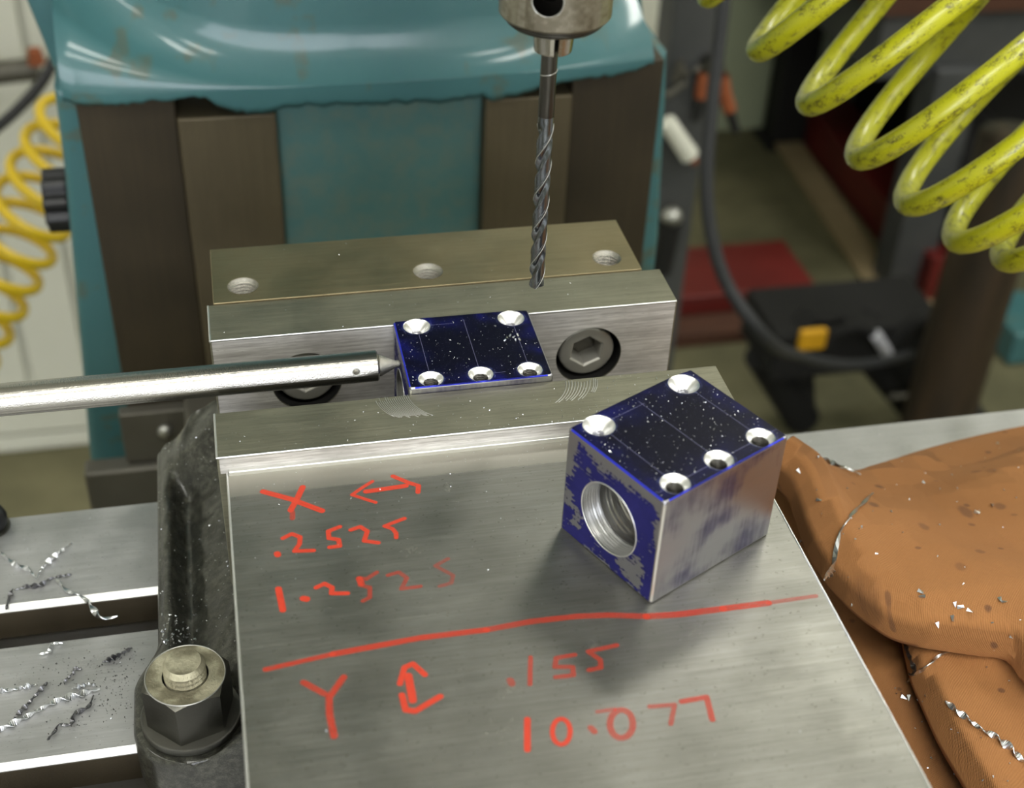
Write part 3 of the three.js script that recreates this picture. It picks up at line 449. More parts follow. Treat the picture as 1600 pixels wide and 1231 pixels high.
// ---------------------------------------------------------------- the two drilled aluminium blocks
const BL = 0.0381, H = 0.0301, H0 = 0.0061, HS = 0.0132, ROW = { back: W - 0.0035, front: 0.0032 };
function dyeTexture(seed, blocks) {
  return canvasTex(1024, 836, (c, w, h) => {
    c.fillStyle = '#070716'; c.fillRect(0, 0, w, h); const r = rng(seed);
    for (let i = 0; i < 240; i++) { const x = r() * w, y = r() * h, q = 30 + r() * 110, edge = Math.max(1 - Math.min(y, h - y) / (h * 0.33), 1 - Math.min(x, w - x) / (w * 0.25), 0.1), g = c.createRadialGradient(x, y, 0, x, y, q); g.addColorStop(0, `rgba(22,26,150,${0.17 * edge * edge})`); g.addColorStop(1, 'rgba(24,26,140,0)'); c.fillStyle = g; c.fillRect(x - q, y - q, 2 * q, 2 * q); }
    c.strokeStyle = 'rgba(165,165,200,0.7)'; c.lineWidth = 2.4;
    const X = (a) => a / BL * w, Y = (b) => h - b / W * h;
    for (const [a0, b0, a1, b1] of blocks) { c.beginPath(); c.moveTo(X(a0), Y(b0)); c.lineTo(X(a1), Y(b1)); c.stroke(); }
    for (let i = 0; i < 1900; i++) { const x = r() * w, y = r() * h, k = r(); c.fillStyle = `rgba(${150 + 80 * k},${150 + 80 * k},${190 + 50 * k},${0.15 + 0.5 * r() * r()})`; c.beginPath(); c.ellipse(x, y, 0.9 + 3.4 * r() * r() * r(), 0.9 + 1.5 * r(), r() * 3, 0, 7); c.fill(); }
    for (let i = 0; i < 60; i++) { const x = r() * w, y = r() * h; c.strokeStyle = `rgba(210,215,235,${0.4 + 0.5 * r()})`; c.lineWidth = 1.5 + r() * 2; c.beginPath(); c.moveTo(x, y); c.lineTo(x + (r() - 0.5) * 14, y + (r() - 0.5) * 12); c.stroke(); }
    // halo of bared metal round the holes
    for (const [a, b, R] of holesOf) for (let i = 0; i < 160; i++) { const an = r() * 6.28, d = R / BL * w * (1 + 0.02 + 0.25 * r() * r()); c.strokeStyle = `rgba(150,165,215,${0.4 * r()})`; c.lineWidth = 1.3; c.beginPath(); c.arc(X(a), Y(b), d, an, an + 0.3); c.stroke(); }
  });
}
const holesOf = []; for (const i of [0, 1, 2]) holesOf.push([H0 + i * HS, ROW.front, 0.0033, 0.00195]); for (const i of [0, 2]) holesOf.push([H0 + i * HS, ROW.back, 0.0037, 0.0013]);
const boreMat = M.bore;
const blockBody = (() => {
  const body = boxUV(new RoundedBoxGeometry(BL, H, W, 2, 0.0007).translate(BL / 2, H / 2, -W / 2));
  const tools = holesOf.map(([a, b, R, r]) => boxUV(lathe([[0, H - 0.0130], [r + 0.00002, H - 0.0130], [r + 0.00002, H - (R - r) * 1.0], [R + 0.00002, H + 0.00002], [R + 0.00002, H + 0.001], [0, H + 0.001]], 40).translate(a, 0, -b)));
  tools.push(boxUV(cyl(0.00893, 0.00893, V(-0.002, 0.0139, -0.0157), V(0.005, 0.0139, -0.0157), 72)), boxUV(cyl(0.00843, 0.00843, V(0.003, 0.0139, -0.0157), V(BL + 0.002, 0.0139, -0.0157), 72)));
  return cut(body, ...tools);
})();
const dye = (map, o = {}) => new THREE.MeshPhysicalMaterial({ map, metalness: 0, roughness: 0.36, specularIntensity: 0.22, ...o });
// layout dye on the left face: worn through in patches
const wornAlpha = (() => {
  const n = 512, a = fbm(n, n, 6, 6, 4, 301), b = vnoise(n, n, 8, 90, 302), d = vnoise(n, n, 60, 60, 303), t = dtex(n, n, (i, x, y) => {
    const u = x / n, v = y / n; let k = 0.55 - 1.25 * (a[i] - 0.5) * 1.3 + 0.45 * (b[i] - 0.5) + 0.3 * (d[i] - 0.5);
    k -= 0.85 * sstep(0.90, 1, v) + 0.30 * sstep(0.76, 0.95, v) + 0.5 * sstep(0.9, 1, u) + 0.42 * sstep(0.16, 0.02, u);                // rubbed along the top and the ends
    k -= 0.55 * Math.exp(-((((v - 0.28 + 0.25 * (u - 0.3)) / 0.10)) ** 2)) * sstep(0.04, 0.2, 1 - u);    // a long rubbed patch under the bore
    return [sstep(0.16, 0.30, k)];
  }, false); t.wrapS = t.wrapT = THREE.ClampToEdgeWrapping; return t;
})();
const smearAlpha = (() => { const n = 256, a = fbm(n, n, 4, 4, 4, 401), b = vnoise(n, n, 70, 6, 402), t = dtex(n, n, (i) => [0.55 * sstep(0.36, 0.8, a[i] * 0.85 + b[i] * 0.15)], false); t.wrapS = t.wrapT = THREE.ClampToEdgeWrapping; return t; })();
const dyeFlat = dtex(256, 256, (i, x, y) => { const k = (y * 2) * S + x * 2; return mixc([0.10, 0.10, 0.29], [0.18, 0.175, 0.43], blotch[k] * 0.6 + mid[k] * 0.4); }, true); dyeFlat.wrapS = dyeFlat.wrapT = THREE.ClampToEdgeWrapping;
function makeBlock(label, pos, turn, seed, lines) {
  const t = thing('drilled_block', label, 'metal block', pos, turn, 'blue dyed drilled blocks');
  obj('block_body', blockBody, M.alu, t);
  const e = 0.00045, top = rectShape(e, BL - e, e, W - e, 0.0004);
  for (const [a, b, R] of holesOf) { const h = new THREE.Path(); h.absarc(a, b, R, 0, Math.PI * 2, true); top.holes.push(h); }
  const mTop = new THREE.Matrix4().makeBasis(V(1, 0, 0), V(0, 0, -1), V(0, 1, 0)).setPosition(0, H + 0.00002, 0);
  coat(top, mTop, dye(dyeTexture(seed, lines)), 'layout_dye', t, 'dark blue dyed top face with scribed lines', BL, W);
  const rim = rectShape(0.0007, W - 0.0007, 0.0005, H - 0.0005, 0.0004), hb = new THREE.Path(); hb.absarc(W - 0.0157, 0.0139, 0.0090, 0, Math.PI * 2, true); rim.holes.push(hb);
  const mLeft = new THREE.Matrix4().makeBasis(V(0, 0, 1), V(0, 1, 0), V(-1, 0, 0)).setPosition(-0.00002, 0, -W);
  coat(rim, mLeft, dye(dyeFlat, { alphaMap: wornAlpha, transparent: true, roughness: 0.55 }), 'layout_dye', t, 'blue dye rubbed off in patches', W, H);
  const fr = rectShape(0.0007, BL - 0.0007, 0.0007, H - 0.0007, 0.0004);
  coat(fr, new THREE.Matrix4().setPosition(0, 0, 0.00002), new THREE.MeshPhysicalMaterial({ color: 0x6a6394, metalness: 1, roughness: 0.46, alphaMap: smearAlpha, transparent: true }), 'dye_smear', t, 'faint purple smear', BL, H);
  // dye left on the edges of the top
  const edgeMat = new THREE.MeshPhysicalMaterial({ color: 0x2f38c8, metalness: 0.6, roughness: 0.35 });
  for (const g of [new THREE.CylinderGeometry(0.00032, 0.00032, W - 0.002, 8).rotateX(Math.PI / 2).translate(0.00032, H - 0.00026, -W / 2), new THREE.CylinderGeometry(0.00026, 0.00026, BL - 0.003, 8).rotateZ(Math.PI / 2).translate(BL / 2, H - 0.00022, -0.00022)]) obj('dyed_edge', g, edgeMat, t, 'bright blue edge line');
  for (const [a, b, R, r] of holesOf) {
    const pts = [[R, 0], [R * 0.97, -0.00004]]; for (let i = 1; i <= 5; i++) pts.push([lerp(R * 0.97, r, i / 5), -(R * 0.97 - lerp(R * 0.97, r, i / 5)) * 1.02]);
    obj('countersink', lathe(pts, 48).translate(a, H + 0.00001, -b), M.bright, t, R > 0.0035 ? 'large bright countersunk hole' : 'bright countersunk hole with a threaded bore');
    const th = [[r, -(R - r)]]; let y = -(R - r); while (y > -0.0125) { th.push([r - 0.00018, y - 0.0003], [r, y - 0.0006]); y -= 0.0006; } th.push([0, -0.0126]);
    obj('hole_wall', creased(lathe(th, 32), 0.4).translate(a, H, -b), R > 0.0035 ? M.alu : M.shank, t);  // front row walls darker, painting in the shade inside the holes
  }
  const bw = lathe([[0.00888, 0.0002], [0.00888, 0.0048], [0.00840, 0.0049], [0.00840, BL - 0.0002]], 96); bw.rotateZ(-Math.PI / 2); bw.translate(0, 0.0139, -0.0157);
  obj('bore', bw, boreMat, t, 'turned bore with a shoulder');
  obj('bore_edge', new THREE.TorusGeometry(0.009, 0.00018, 8, 96).rotateY(Math.PI / 2).translate(0, 0.0139, -0.0157), M.bright, t);
  obj('front_chamfer', new THREE.CylinderGeometry(0.00042, 0.00042, H - 0.0016, 10).translate(0.0004, H / 2, -0.0004), M.bright, t);
  return t;
}
const scribe = [[H0, 0.004, H0, W - 0.003], [H0 + HS, 0.003, H0 + HS, W - 0.002], [H0 + 2 * HS, 0.003, H0 + 2 * HS, W - 0.003], [0.001, ROW.front, BL, ROW.front], [0.004, ROW.back, 0.02, ROW.back]];
makeBlock('blue dyed aluminium block clamped between the vise jaws under the drill bit', [0.0496, -0.0287, W], 0, 11, [scribe[0], scribe[1], scribe[2], [0.02, ROW.front, 0.026, ROW.front], [0.009, ROW.back, 0.016, ROW.back]]);
makeBlock('blue dyed aluminium block lying turned on the vise with its round bore showing', [0.0918, JY, 0.109], 0.4649, 12, scribe);
for (const z of [0.003, 0.0255]) {
  const p = obj('parallel_bar', cbox(0.0462, 0.0912, -0.0459, -0.0288, z, z + 0.003, 0.0003), M.plate);
  tag(p, z < 0.01 ? 'thin ground steel parallel bar under the clamped block, beside the fixed jaw' : 'thin ground steel parallel bar under the clamped block, beside the movable jaw', 'parallel');
}
{ // work stop: the rod that touches the clamped block, on a post outside the picture
  const t = thing('work_stop', 'round steel work stop rod with a pointed tip touching the clamped block', 'work stop');
  const y = -0.0018, z = 0.0155, xe = 0.0434, xs = -0.24;
  const rod = boxUV(lathe([[0, 0], [0.0042, 0], [0.0042, xe - xs - 0.0004], [0.0038, xe - xs], [0, xe - xs]], 48).rotateZ(-Math.PI / 2).translate(xs, y, z));
  const hd = V(0, 0.42, 1).normalize(), hx = 0.0372, hole = boxUV(cyl(0.0009, 0.0009, V(hx, y, z).addScaledVector(hd, 0.001), V(hx, y, z).addScaledVector(hd, 0.006), 24));
  const hd2 = FWD.clone().negate().applyAxisAngle(V(1, 0, 0), 0.33).setX(0).normalize();
  const hole2 = boxUV(cyl(0.00095, 0.00095, V(hx, y, z).addScaledVector(hd2, 0.001), V(hx, y, z).addScaledVector(hd2, 0.006), 24));
  obj('rod', creased(cut(rod, hole2), 0.5), M.rod, t);
  obj('set_screw', new THREE.TorusGeometry(0.00095, 0.00014, 8, 28).applyQuaternion(new THREE.Quaternion().setFromUnitVectors(V(0, 0, 1), hd2)).translate(hx, y + hd2.y * 0.00415, z + hd2.z * 0.00415), M.edge, t);
  obj('tip', lathe([[0, 0], [0.0030, 0], [0.0030, 0.0006], [0.0014, 0.0040], [0.0009, 0.0047], [0.0011, 0.0053], [0.0007, 0.0060], [0, 0.0062]], 32).rotateZ(-Math.PI / 2).translate(xe, y, z), M.rod, t);
  obj('post', cyl(0.009, 0.009, V(-0.2, TY + 0.006, z), V(-0.2, 0.015, z), 32), M.rod, t);
  obj('clamp_block', cbox(-0.213, -0.187, y - 0.013, y + 0.013, z - 0.013, z + 0.013, 0.001), M.oxide, t);
  obj('base', cbox(-0.225, -0.175, TY + 0.0001, TY + 0.008, z - 0.04, z + 0.02, 0.001), M.oxide, t);
}
{ // dark rounded knob at the left end of the rear table land
  const c = on(-14, 824, 'y', TY), t = thing('locking_handle', 'dark rounded handle end on the table at the left edge of the picture', 'handle', [c.x, TY, c.z]);
  obj('knob', lathe([[0, 0.0001], [0.0042, 0.0001], [0.0052, 0.0018], [0.0054, 0.0042], [0.0045, 0.0066], [0.002, 0.0078], [0, 0.008]], 32), M.plastic, t);
  obj('washer', lathe([[0, 0.00005], [0.0058, 0.00005], [0.0058, 0.0006], [0, 0.0006]], 32), M.oxide, t);
}

// ---------------------------------------------------------------- brown shop rag over the right end of the table
const ragN = (x, z) => blotch[(Math.floor((z + 2) * 2600) % S) * S + Math.floor((x + 2) * 2600) % S] - 0.5;
const stains = (() => { const n = 1024, o = new Float32Array(n * n), r = rng(71); for (let k = 0; k < 60; k++) { const cx = r() * n, cy = r() * n, R = k < 3 ? 50 + 25 * r() : 5 + 16 * r() * r(), s = (k < 3 ? 0.45 : 0.75) * (0.4 + 0.6 * r()), e = 0.6 + 0.8 * r(); for (let y = -80; y <= 80; y++) for (let x = -80; x <= 80; x++) { const d = Math.hypot(x, y * e) / R + (mid[((y + 300) * S + x + 200) % (S * S)] - 0.5) * 0.5; if (d < 1.2) { const q = ((Math.floor(cy + y) + n) % n) * n + (Math.floor(cx + x) + n) % n; o[q] = Math.max(o[q], s * (1 - sstep(0.55, 1.15, d))); } } } return o; })();
const ragMat = new THREE.MeshPhysicalMaterial({
  map: dtex(1024, 1024, (i, x, y) => {
    const k = (y >> 1) * S + (x >> 1), w = 0.5 + 0.25 * Math.sin((x + y) * Math.PI / 2.5) + 0.25 * fine[k]; let c = mixc([0.50, 0.325, 0.17], [0.61, 0.42, 0.24], clamp(0.25 + 0.5 * blotch[k] + 0.3 * (w - 0.5)));
    c = mixc(c, [0.34, 0.22, 0.14], stains[i]); return c; }, true, 0.14),
  roughness: 0.95, sheen: 0.25, sheenColor: new THREE.Color(0x8a6040), bumpMap: dtex(512, 512, (i, x, y) => [0.5 + 0.22 * Math.sin((x + y) * Math.PI / 4) + 0.12 * Math.sin((x - y) * Math.PI / 4) + 0.3 * (fine[i] - 0.5) + 0.5 * (mid[i] - 0.5)], false, 0.05), bumpScale: 0.00016, side: THREE.DoubleSide });
let rag;
{
  const curve = (px, y) => new THREE.CatmullRomCurve3(px.map(([u, v, h]) => on(u, v, 'y', h ?? y)), false, 'centripetal');
  const sheet = (E, F, r, yE, nu, nv, height) => {
    const n = nu + 1, e = E.getSpacedPoints(nu), f = F.getSpacedPoints(nu);
    return grid(nu, nv, (a, b) => {
      const i = Math.round(a * nu), p = e[i], q = f[i], tn = e[Math.min(nu, i + 1)].clone().sub(e[Math.max(0, i - 1)]); let nx = tn.z, nz = -tn.x; const l = Math.hypot(nx, nz) || 1; nx /= l; nz /= l;
      if (nx * (q.x - p.x) + nz * (q.z - p.z) > 0) { nx = -nx; nz = -nz; }
      const rr = r * (1 + 0.5 * ragN(p.x * 0.5, p.z * 0.5)), k = b * nv; let P;
      if (k <= 3) { const t = 1 - k / 3; P = V(p.x - nx * (rr + t * 0.02), p.y - rr * 0.9, p.z - nz * (rr + t * 0.02)); }
      else if (k <= 13) { const al = -Math.PI / 2 + (k - 3) / 10 * Math.PI; P = V(p.x - nx * rr + nx * rr * Math.cos(al), p.y + rr * Math.sin(al) * 0.95, p.z - nz * rr + nz * rr * Math.cos(al)); }
      else { const t = (k - 13) / (nv - 13), sx = p.x - nx * rr, sz = p.z - nz * rr; const x = lerp(sx, q.x, t), z = lerp(sz, q.z, t); P = V(x, lerp(p.y + rr * 0.95, q.y, height(t, a)), z); const w = Math.min(1, t * 5) * Math.min(1, (1 - t) * 6); P.y += w * (0.0011 * ragN(x * 3.1, z * 3.1) + 0.006 * ragN(x, z) + 0.004 * ragN(x * 0.4 + 0.3, z * 0.4) + 0.0022 * Math.sin(x * 95 + z * 60 + 3 * Math.sin(z * 40)) * Math.sin(z * 48 + 1.3)); }
      P.u = P.x; P.v = P.z + P.y; return P;
    });
  };
  const E1 = curve([[1196, 735], [1212, 748], [1229, 765], [1242, 800], [1260, 850], [1286, 893], [1320, 930], [1358, 962], [1395, 985], [1440, 998], [1490, 1006], [1540, 1013], [1574, 1018], [1594, 1044], [1625, 1075], [1700, 1090], [1820, 1090]], -0.055);
  const F1 = curve([[1190, 700], [1232, 708], [1262, 716], [1300, 729], [1336, 741], [1365, 732], [1400, 716], [1450, 700], [1520, 682], [1600, 665], [1700, 648], [1850, 626]], -0.0775);
  const top = sheet(E1, F1, 0.0098, -0.054, 110, 96, (t) => Math.pow(t, 1.25));
  const E2 = curve([[1405, 975], [1414, 1020], [1424, 1060], [1442, 1102], [1464, 1150], [1488, 1192], [1520, 1245], [1570, 1330]], -0.068);
  const F2 = curve([[1500, 960, -0.073], [1560, 985, -0.074], [1620, 1010, -0.073], [1680, 1040, -0.069], [1740, 1090, -0.065], [1800, 1180, -0.062], [1850, 1280, -0.061], [1900, 1400, -0.061]], -0.066);
  const second = sheet(E2, F2, 0.0078, -0.068, 70, 76, (t, a) => t + 0.9 * Math.sin(Math.PI * t) * -0.35);
  const low = grid(60, 60, (a, b) => { const z = lerp(0.0, 0.24, b), x0 = 0.1565, x = lerp(x0, 0.33, a); const P = V(x, -0.0745 + 0.005 * ragN(x, z) + 0.003 * Math.exp(-a * 6) * Math.sin(z * 90) - 0.004 * (a < 0.05 ? 1 - a / 0.05 : 0), z); P.u = P.x; P.v = P.z; return P; }, false);
  rag = obj('shop_rag', mergeGeometries([top, second, low].map(strip)), ragMat);
  rag.geometry.computeVertexNormals(); tag(rag, 'rumpled orange brown shop rag with oil spots lying on the table right of the vise', 'rag');
  rag.geometry = toCreasedNormals(rag.geometry, 1.2);
}
scene.updateMatrixWorld(true);

// ---------------------------------------------------------------- swarf: curled chips and loose flakes
const caster = new THREE.Raycaster();
function hit(u, v, target) { caster.set(CAM, ray(u, v).normalize()); const h = caster.intersectObject(target, true)[0]; return h ? h.point : null; }
function ribbon(pts, w, th, turns, seed) {
  const c = new THREE.CatmullRomCurve3(pts, false, 'centripetal'), n = Math.max(40, Math.round(turns * 16)), L = c.getLength(), pos = [], idx = []; let t0 = null, nrm = V(0, 1, 0); const r = rng(seed), ph = r() * 6;
  for (let i = 0; i <= n; i++) {
    const s = i / n, p = c.getPointAt(s), t = c.getTangentAt(s); nrm.addScaledVector(t, -nrm.dot(t)).normalize(); const b = t.clone().cross(nrm), a = ph + s * turns * Math.PI * 2;
    const d = nrm.clone().multiplyScalar(Math.cos(a)).addScaledVector(b, Math.sin(a)), e = t.clone().cross(d), ww = w * Math.min(1, 0.35 + 4 * s, 0.3 + 4 * (1 - s)) * (0.8 + 0.3 * Math.sin(s * 9 + ph));
    for (const [x, y] of [[-1, -1], [1, -1], [1, 1], [-1, 1]]) { const q = p.clone().addScaledVector(d, x * ww / 2).addScaledVector(e, y * th / 2 + 0.15 * ww * (1 - x * x * 0.9)); pos.push(q.x, q.y, q.z); }
    if (i) for (let k = 0; k < 4; k++) { const a0 = (i - 1) * 4 + k, a1 = (i - 1) * 4 + (k + 1) % 4; idx.push(a0, a1, a0 + 4, a1, a1 + 4, a0 + 4); }
  }
  const e0 = n * 4; idx.push(0, 2, 1, 0, 3, 2, e0, e0 + 1, e0 + 2, e0, e0 + 2, e0 + 3);
  const g = new THREE.BufferGeometry(); g.setAttribute('position', new THREE.Float32BufferAttribute(pos, 3)); g.setIndex(idx); g.computeVertexNormals();
  g.computeBoundingBox(); return creased(g, 0.7);
}
const onTable = (px) => px.map(([u, v, h]) => on(u, v, 'y', TY + 0.0008 + (h ?? 0)));
const onRag = (px) => px.map(([u, v, h]) => { const p = hit(u, v, rag) ?? on(u, v, 'y', -0.06); p.y += 0.0007 + (h ?? 0); return p; });
[
  ['spiral chip curl reaching in from the left edge on the rear table land', onTable([[-20, 845], [0, 862], [22, 880], [42, 888], [56, 902]]), 0.0013, 3.5, 0],
  ['bright chip curl pointing up and right out of the tangle on the rear table land', onTable([[56, 905], [66, 888], [80, 874], [94, 862], [112, 848]]), 0.0014, 4, 0],
  ['short flat chip curl lying across the tangle on the rear table land', onTable([[22, 922], [42, 916], [62, 914], [80, 904], [112, 897]]), 0.0013, 4.5, 1],
  ['long wavy chip curl hanging over the edge of the rear T slot', onTable([[88, 905], [104, 922], [128, 932], [142, 946], [154, 962], [168, 966], [184, 962]]), 0.0013, 3, 0],
  ['small dark chip curl dropping over the slot edge at the far left', onTable([[20, 920], [14, 936], [10, 952]]), 0.0011, 2, 1],
  ['straight bright chip curl at the left edge of the front table land', onTable([[-6, 1079], [18, 1077], [36, 1073], [56, 1069]]), 0.0013, 3, 0],
  ['long bright twisted chip curl running diagonally over the front table land', onTable([[-10, 1144], [20, 1130], [55, 1112], [90, 1094], [122, 1085], [156, 1076]]), 0.0016, 5, 0],
  ['dark twisted chip curl crossing under the long one on the front table land', onTable([[22, 1122], [40, 1104], [56, 1086], [74, 1066]]), 0.0012, 4, 1],
  ['kinked dark chip curl nearest the front slot', onTable([[74, 1156], [86, 1142], [92, 1132], [110, 1132], [116, 1116], [138, 1104], [146, 1086]]), 0.0011, 4, 1],
  ['knotted bright chip curl close to the vise lug on the front table land', onTable([[160, 1035], [178, 1027], [190, 1021], [206, 1012]]), 0.0014, 4, 1],
  ['thin bent chip curl at the rear edge of the front table land', onTable([[60, 1022], [76, 1018], [80, 1006], [98, 1004]]), 0.0008, 2, 0],
  ['short bright chip curl beside the oil stain on the front table land', onTable([[112, 1076], [126, 1072], [138, 1068], [148, 1070]]), 0.0012, 3, 0],
  ['small crooked chip curl between the stain and the slot on the front table land', onTable([[100, 1066], [114, 1052], [120, 1044], [128, 1046]]), 0.001, 3, 1],
  ['long silver twisted chip curl reaching from the vise edge up over the rag', (() => { const p = onRag([[1302, 884, 0.001], [1306, 858], [1312, 836], [1326, 812], [1345, 792], [1363, 773]]); p.unshift(on(1288, 906, 'y', JY - 0.008)); return p; })(), 0.0014, 4.5, 0],
  ['bright silver twisted chip curl on the lower right fold of the rag', onRag([[1477, 1098], [1496, 1114], [1515, 1128], [1534, 1143], [1556, 1154], [1578, 1172], [1604, 1198]]), 0.0017, 4, 0],
  ['dark chip curl stuck in the crease of the rag', onRag([[1414, 1010], [1421, 1030], [1427, 1048], [1420, 1066]]), 0.0016, 3, 1],
  ['thin wire like chip lying across the crease of the rag', onRag([[1417, 1068], [1432, 1054], [1442, 1048], [1458, 1034], [1468, 1026], [1486, 1020]]), 0.0007, 2, 0],
  ['chip curl at the rear corner of the rag against the table edge', onRag([[1278, 716], [1298, 726], [1318, 732], [1344, 744]]), 0.0016, 3, 0],
].forEach(([label, pts, w, turns, dark], i) => tag(obj('chip_curl', ribbon(pts, w * 1.3, 0.0003, turns * 0.75, 60 + i), dark ? M.chipDark : M.chip), label, 'metal chip'));
{ // flakes nobody could count
  const flake = new THREE.TetrahedronGeometry(0.00036).scale(1.6, 0.5, 0.8), o = new THREE.Object3D();
  const scatter = (name, label, spots, mat = M.chip) => {
    const m = new THREE.InstancedMesh(flake, mat, spots.length); m.name = numbered(name); const r = rng(spots.length);
    spots.forEach(([p, s], i) => { o.position.copy(p); o.rotation.set(r() * 0.8, r() * 6.3, r() * 0.8); o.scale.setScalar(s); o.updateMatrix(); m.setMatrixAt(i, o.matrix); });
    m.castShadow = m.receiveShadow = true; scene.add(m); tag(m, label, 'metal flakes', null, 'stuff');
  };
  const r = rng(91), many = (n, x0, x1, z0, z1, y, k = 1, bias = 1) => Array.from({ length: n }, () => [V(lerp(x0, x1, r()), y, lerp(z0, z1, Math.pow(r(), bias))), k * (0.25 + 0.9 * r() * r())]);
  scatter('metal_flakes', 'tiny bright metal flakes strewn over the vise jaws', [...many(120, 0.002, 0.13, W + 0.001, JZ - 0.0005, -0.0004, 0.75, 0.5), ...many(90, 0.003, 0.1, JZ + 0.002, 0.09, JY + 0.0002, 0.65, 1.6), ...many(40, 0.003, 0.13, JZ + 0.002, 0.16, JY + 0.0002, 0.6), ...many(60, 0.001, 0.13, -0.017, -0.001, 0.0002, 0.5), ...many(26, 0.003, 0.124, -0.046, -0.018, 0.0006, 0.5), ...many(50, 0.09, 0.125, W + 0.001, JZ, -0.0004, 0.9)]);
  scatter('metal_flakes', 'tiny metal flakes and oil specks strewn over the table lands', [...many(60, -0.09, -0.024, -0.028, 0.009, TY + 0.0002, 0.8), ...many(70, -0.09, -0.024, 0.027, 0.064, TY + 0.0002, 0.9), ...many(40, 0.17, 0.24, -0.029, -0.005, TY + 0.0002, 1)]);
  scatter('metal_flakes', 'dark dirt specks on the front table land beside the nut', [...many(170, -0.052, -0.026, 0.03, 0.06, TY + 0.0001, 0.8), ...many(120, -0.042, -0.03, 0.034, 0.054, TY + 0.0001, 0.9), ...many(40, -0.062, -0.045, 0.033, 0.043, TY + 0.0001, 0.9)], M.dark);
  const onBlock = (n, bx, by, bz, ang) => Array.from({ length: n }, () => { const a = lerp(0.001, BL - 0.001, r()), b = lerp(0.001, W - 0.001, r()), k = holesOf.some(([p, q, R]) => Math.hypot(a - p, b - q) < R + 0.0003) ? null : V(bx + a * Math.cos(ang) - b * Math.sin(ang), by, bz - a * Math.sin(ang) - b * Math.cos(ang)); return k && [k, 0.28 + 0.62 * r() * r() * r()]; }).filter(Boolean);
  const vise = scene.getObjectByName('machine_vise'), fs = [];
  for (let i = 0; i < 150; i++) { const p = hit(lerp(246, 368, r()), lerp(670, 1010, r()), vise); if (p && p.y < -0.04) fs.push([p.clone().setY(p.y + 0.0002), 0.3 + 0.8 * r() * r()]); }  // flakes stand in for the oily sparkle of the flange
  for (let i = 0; i < 40; i++) { const p = hit(lerp(250, 310, r()), lerp(960, 1005, r()), vise); if (p && p.y < -0.04) fs.push([p.clone().setY(p.y + 0.0002), 0.6 + 0.9 * r()]); }
  for (const [u, v] of [[792, 527], [797, 524], [803, 526], [809, 523], [812, 530], [789, 531], [806, 531]]) fs.push([on(u, v, 'y', -0.0287 + H + 0.0003), 1.3]);
  scatter('metal_flakes', 'bright flakes added as oily sparkle on the vise flange, plus crumbs on the clamped block', fs);
  scatter('metal_flakes', 'tiny bright metal flakes sprinkled over the dark blue block tops', [...onBlock(230, 0.0918, JY + H + 0.00012, 0.109, 0.4649), ...onBlock(130, 0.0496, -0.0287 + H + 0.00012, W, 0)]);
  const rs = []; for (let i = 0; i < 90; i++) { const u = lerp(1240, 1600, r()), v = lerp(690, 1225, r()), p = hit(u, v, rag); if (p) rs.push([p.clone().setY(p.y + 0.0003), 0.5 + 1.6 * r() * r()]); }
  for (const [u, v] of [[1438, 926], [1440, 934], [1492, 946], [1500, 950], [1515, 956], [1562, 938], [1568, 942], [1488, 968], [1465, 978], [1412, 1091], [1420, 1092], [1550, 790], [1526, 802], [1248, 738], [1279, 783]]) { const p = hit(u, v, rag); if (p) rs.push([p.clone().setY(p.y + 0.0005), 2.6]); }
  scatter('metal_flakes', 'small bright metal flakes and crumbs scattered on the brown rag', rs);
}

// ---------------------------------------------------------------- coiled air hoses
const cam3 = (u, v, d) => CAM.clone().addScaledVector(ray(u, v), d);
{
  const t = thing('coiled_air_hose', 'greasy yellow coiled air hose hanging in front at the upper right', 'air hose');
  const d0 = 0.45, k = FOCAL / d0, e1 = RIGHT.clone().multiplyScalar(0.71).addScaledVector(UP, 0.70), ip = RIGHT.clone().multiplyScalar(0.735).addScaledVector(UP, -0.68), s = 0.999, c = 0.03;
  const e2 = FWD.clone().multiplyScalar(s).addScaledVector(ip, -c), adv = ip.clone().multiplyScalar(109 / k).addScaledVector(FWD, 0.001), c0 = cam3(1463, 137, d0), pts = [], rad = 157 / k;
  for (let a = -3.6; a <= 4.5; a += 1 / 24) { const ph = Math.PI + a * Math.PI * 2; pts.push(c0.clone().addScaledVector(adv, a).addScaledVector(UP, (a > 0 ? 2.1 * Math.pow(a, 3.1) : -10 * a) / k).addScaledVector(e1, rad * Math.cos(ph)).addScaledVector(e2, rad * Math.sin(ph))); }
  const first = pts[0], last = pts[pts.length - 1];
  for (let i = 1; i <= 8; i++) pts.unshift(V(first.x + 0.03 * i, first.y + 0.02 * i * i, first.z - 0.012 * i));
  for (let i = 1; i <= 6; i++) pts.push(last.clone().add(V(0.06 * i, -0.012 * i * i, -0.01 * i)));
  const g = tube(pts, 0.0041, 1900, 14); const uv = g.attributes.uv; for (let i = 0; i < uv.count; i++) uv.setXY(i, uv.getX(i) * 45, uv.getY(i) * 0.6);
  obj('hose_coil', g, M.hose, t);
  obj('ceiling_hook', cyl(0.006, 0.006, pts[0].clone(), V(pts[0].x, CEIL, pts[0].z)), M.oxide, t);
}
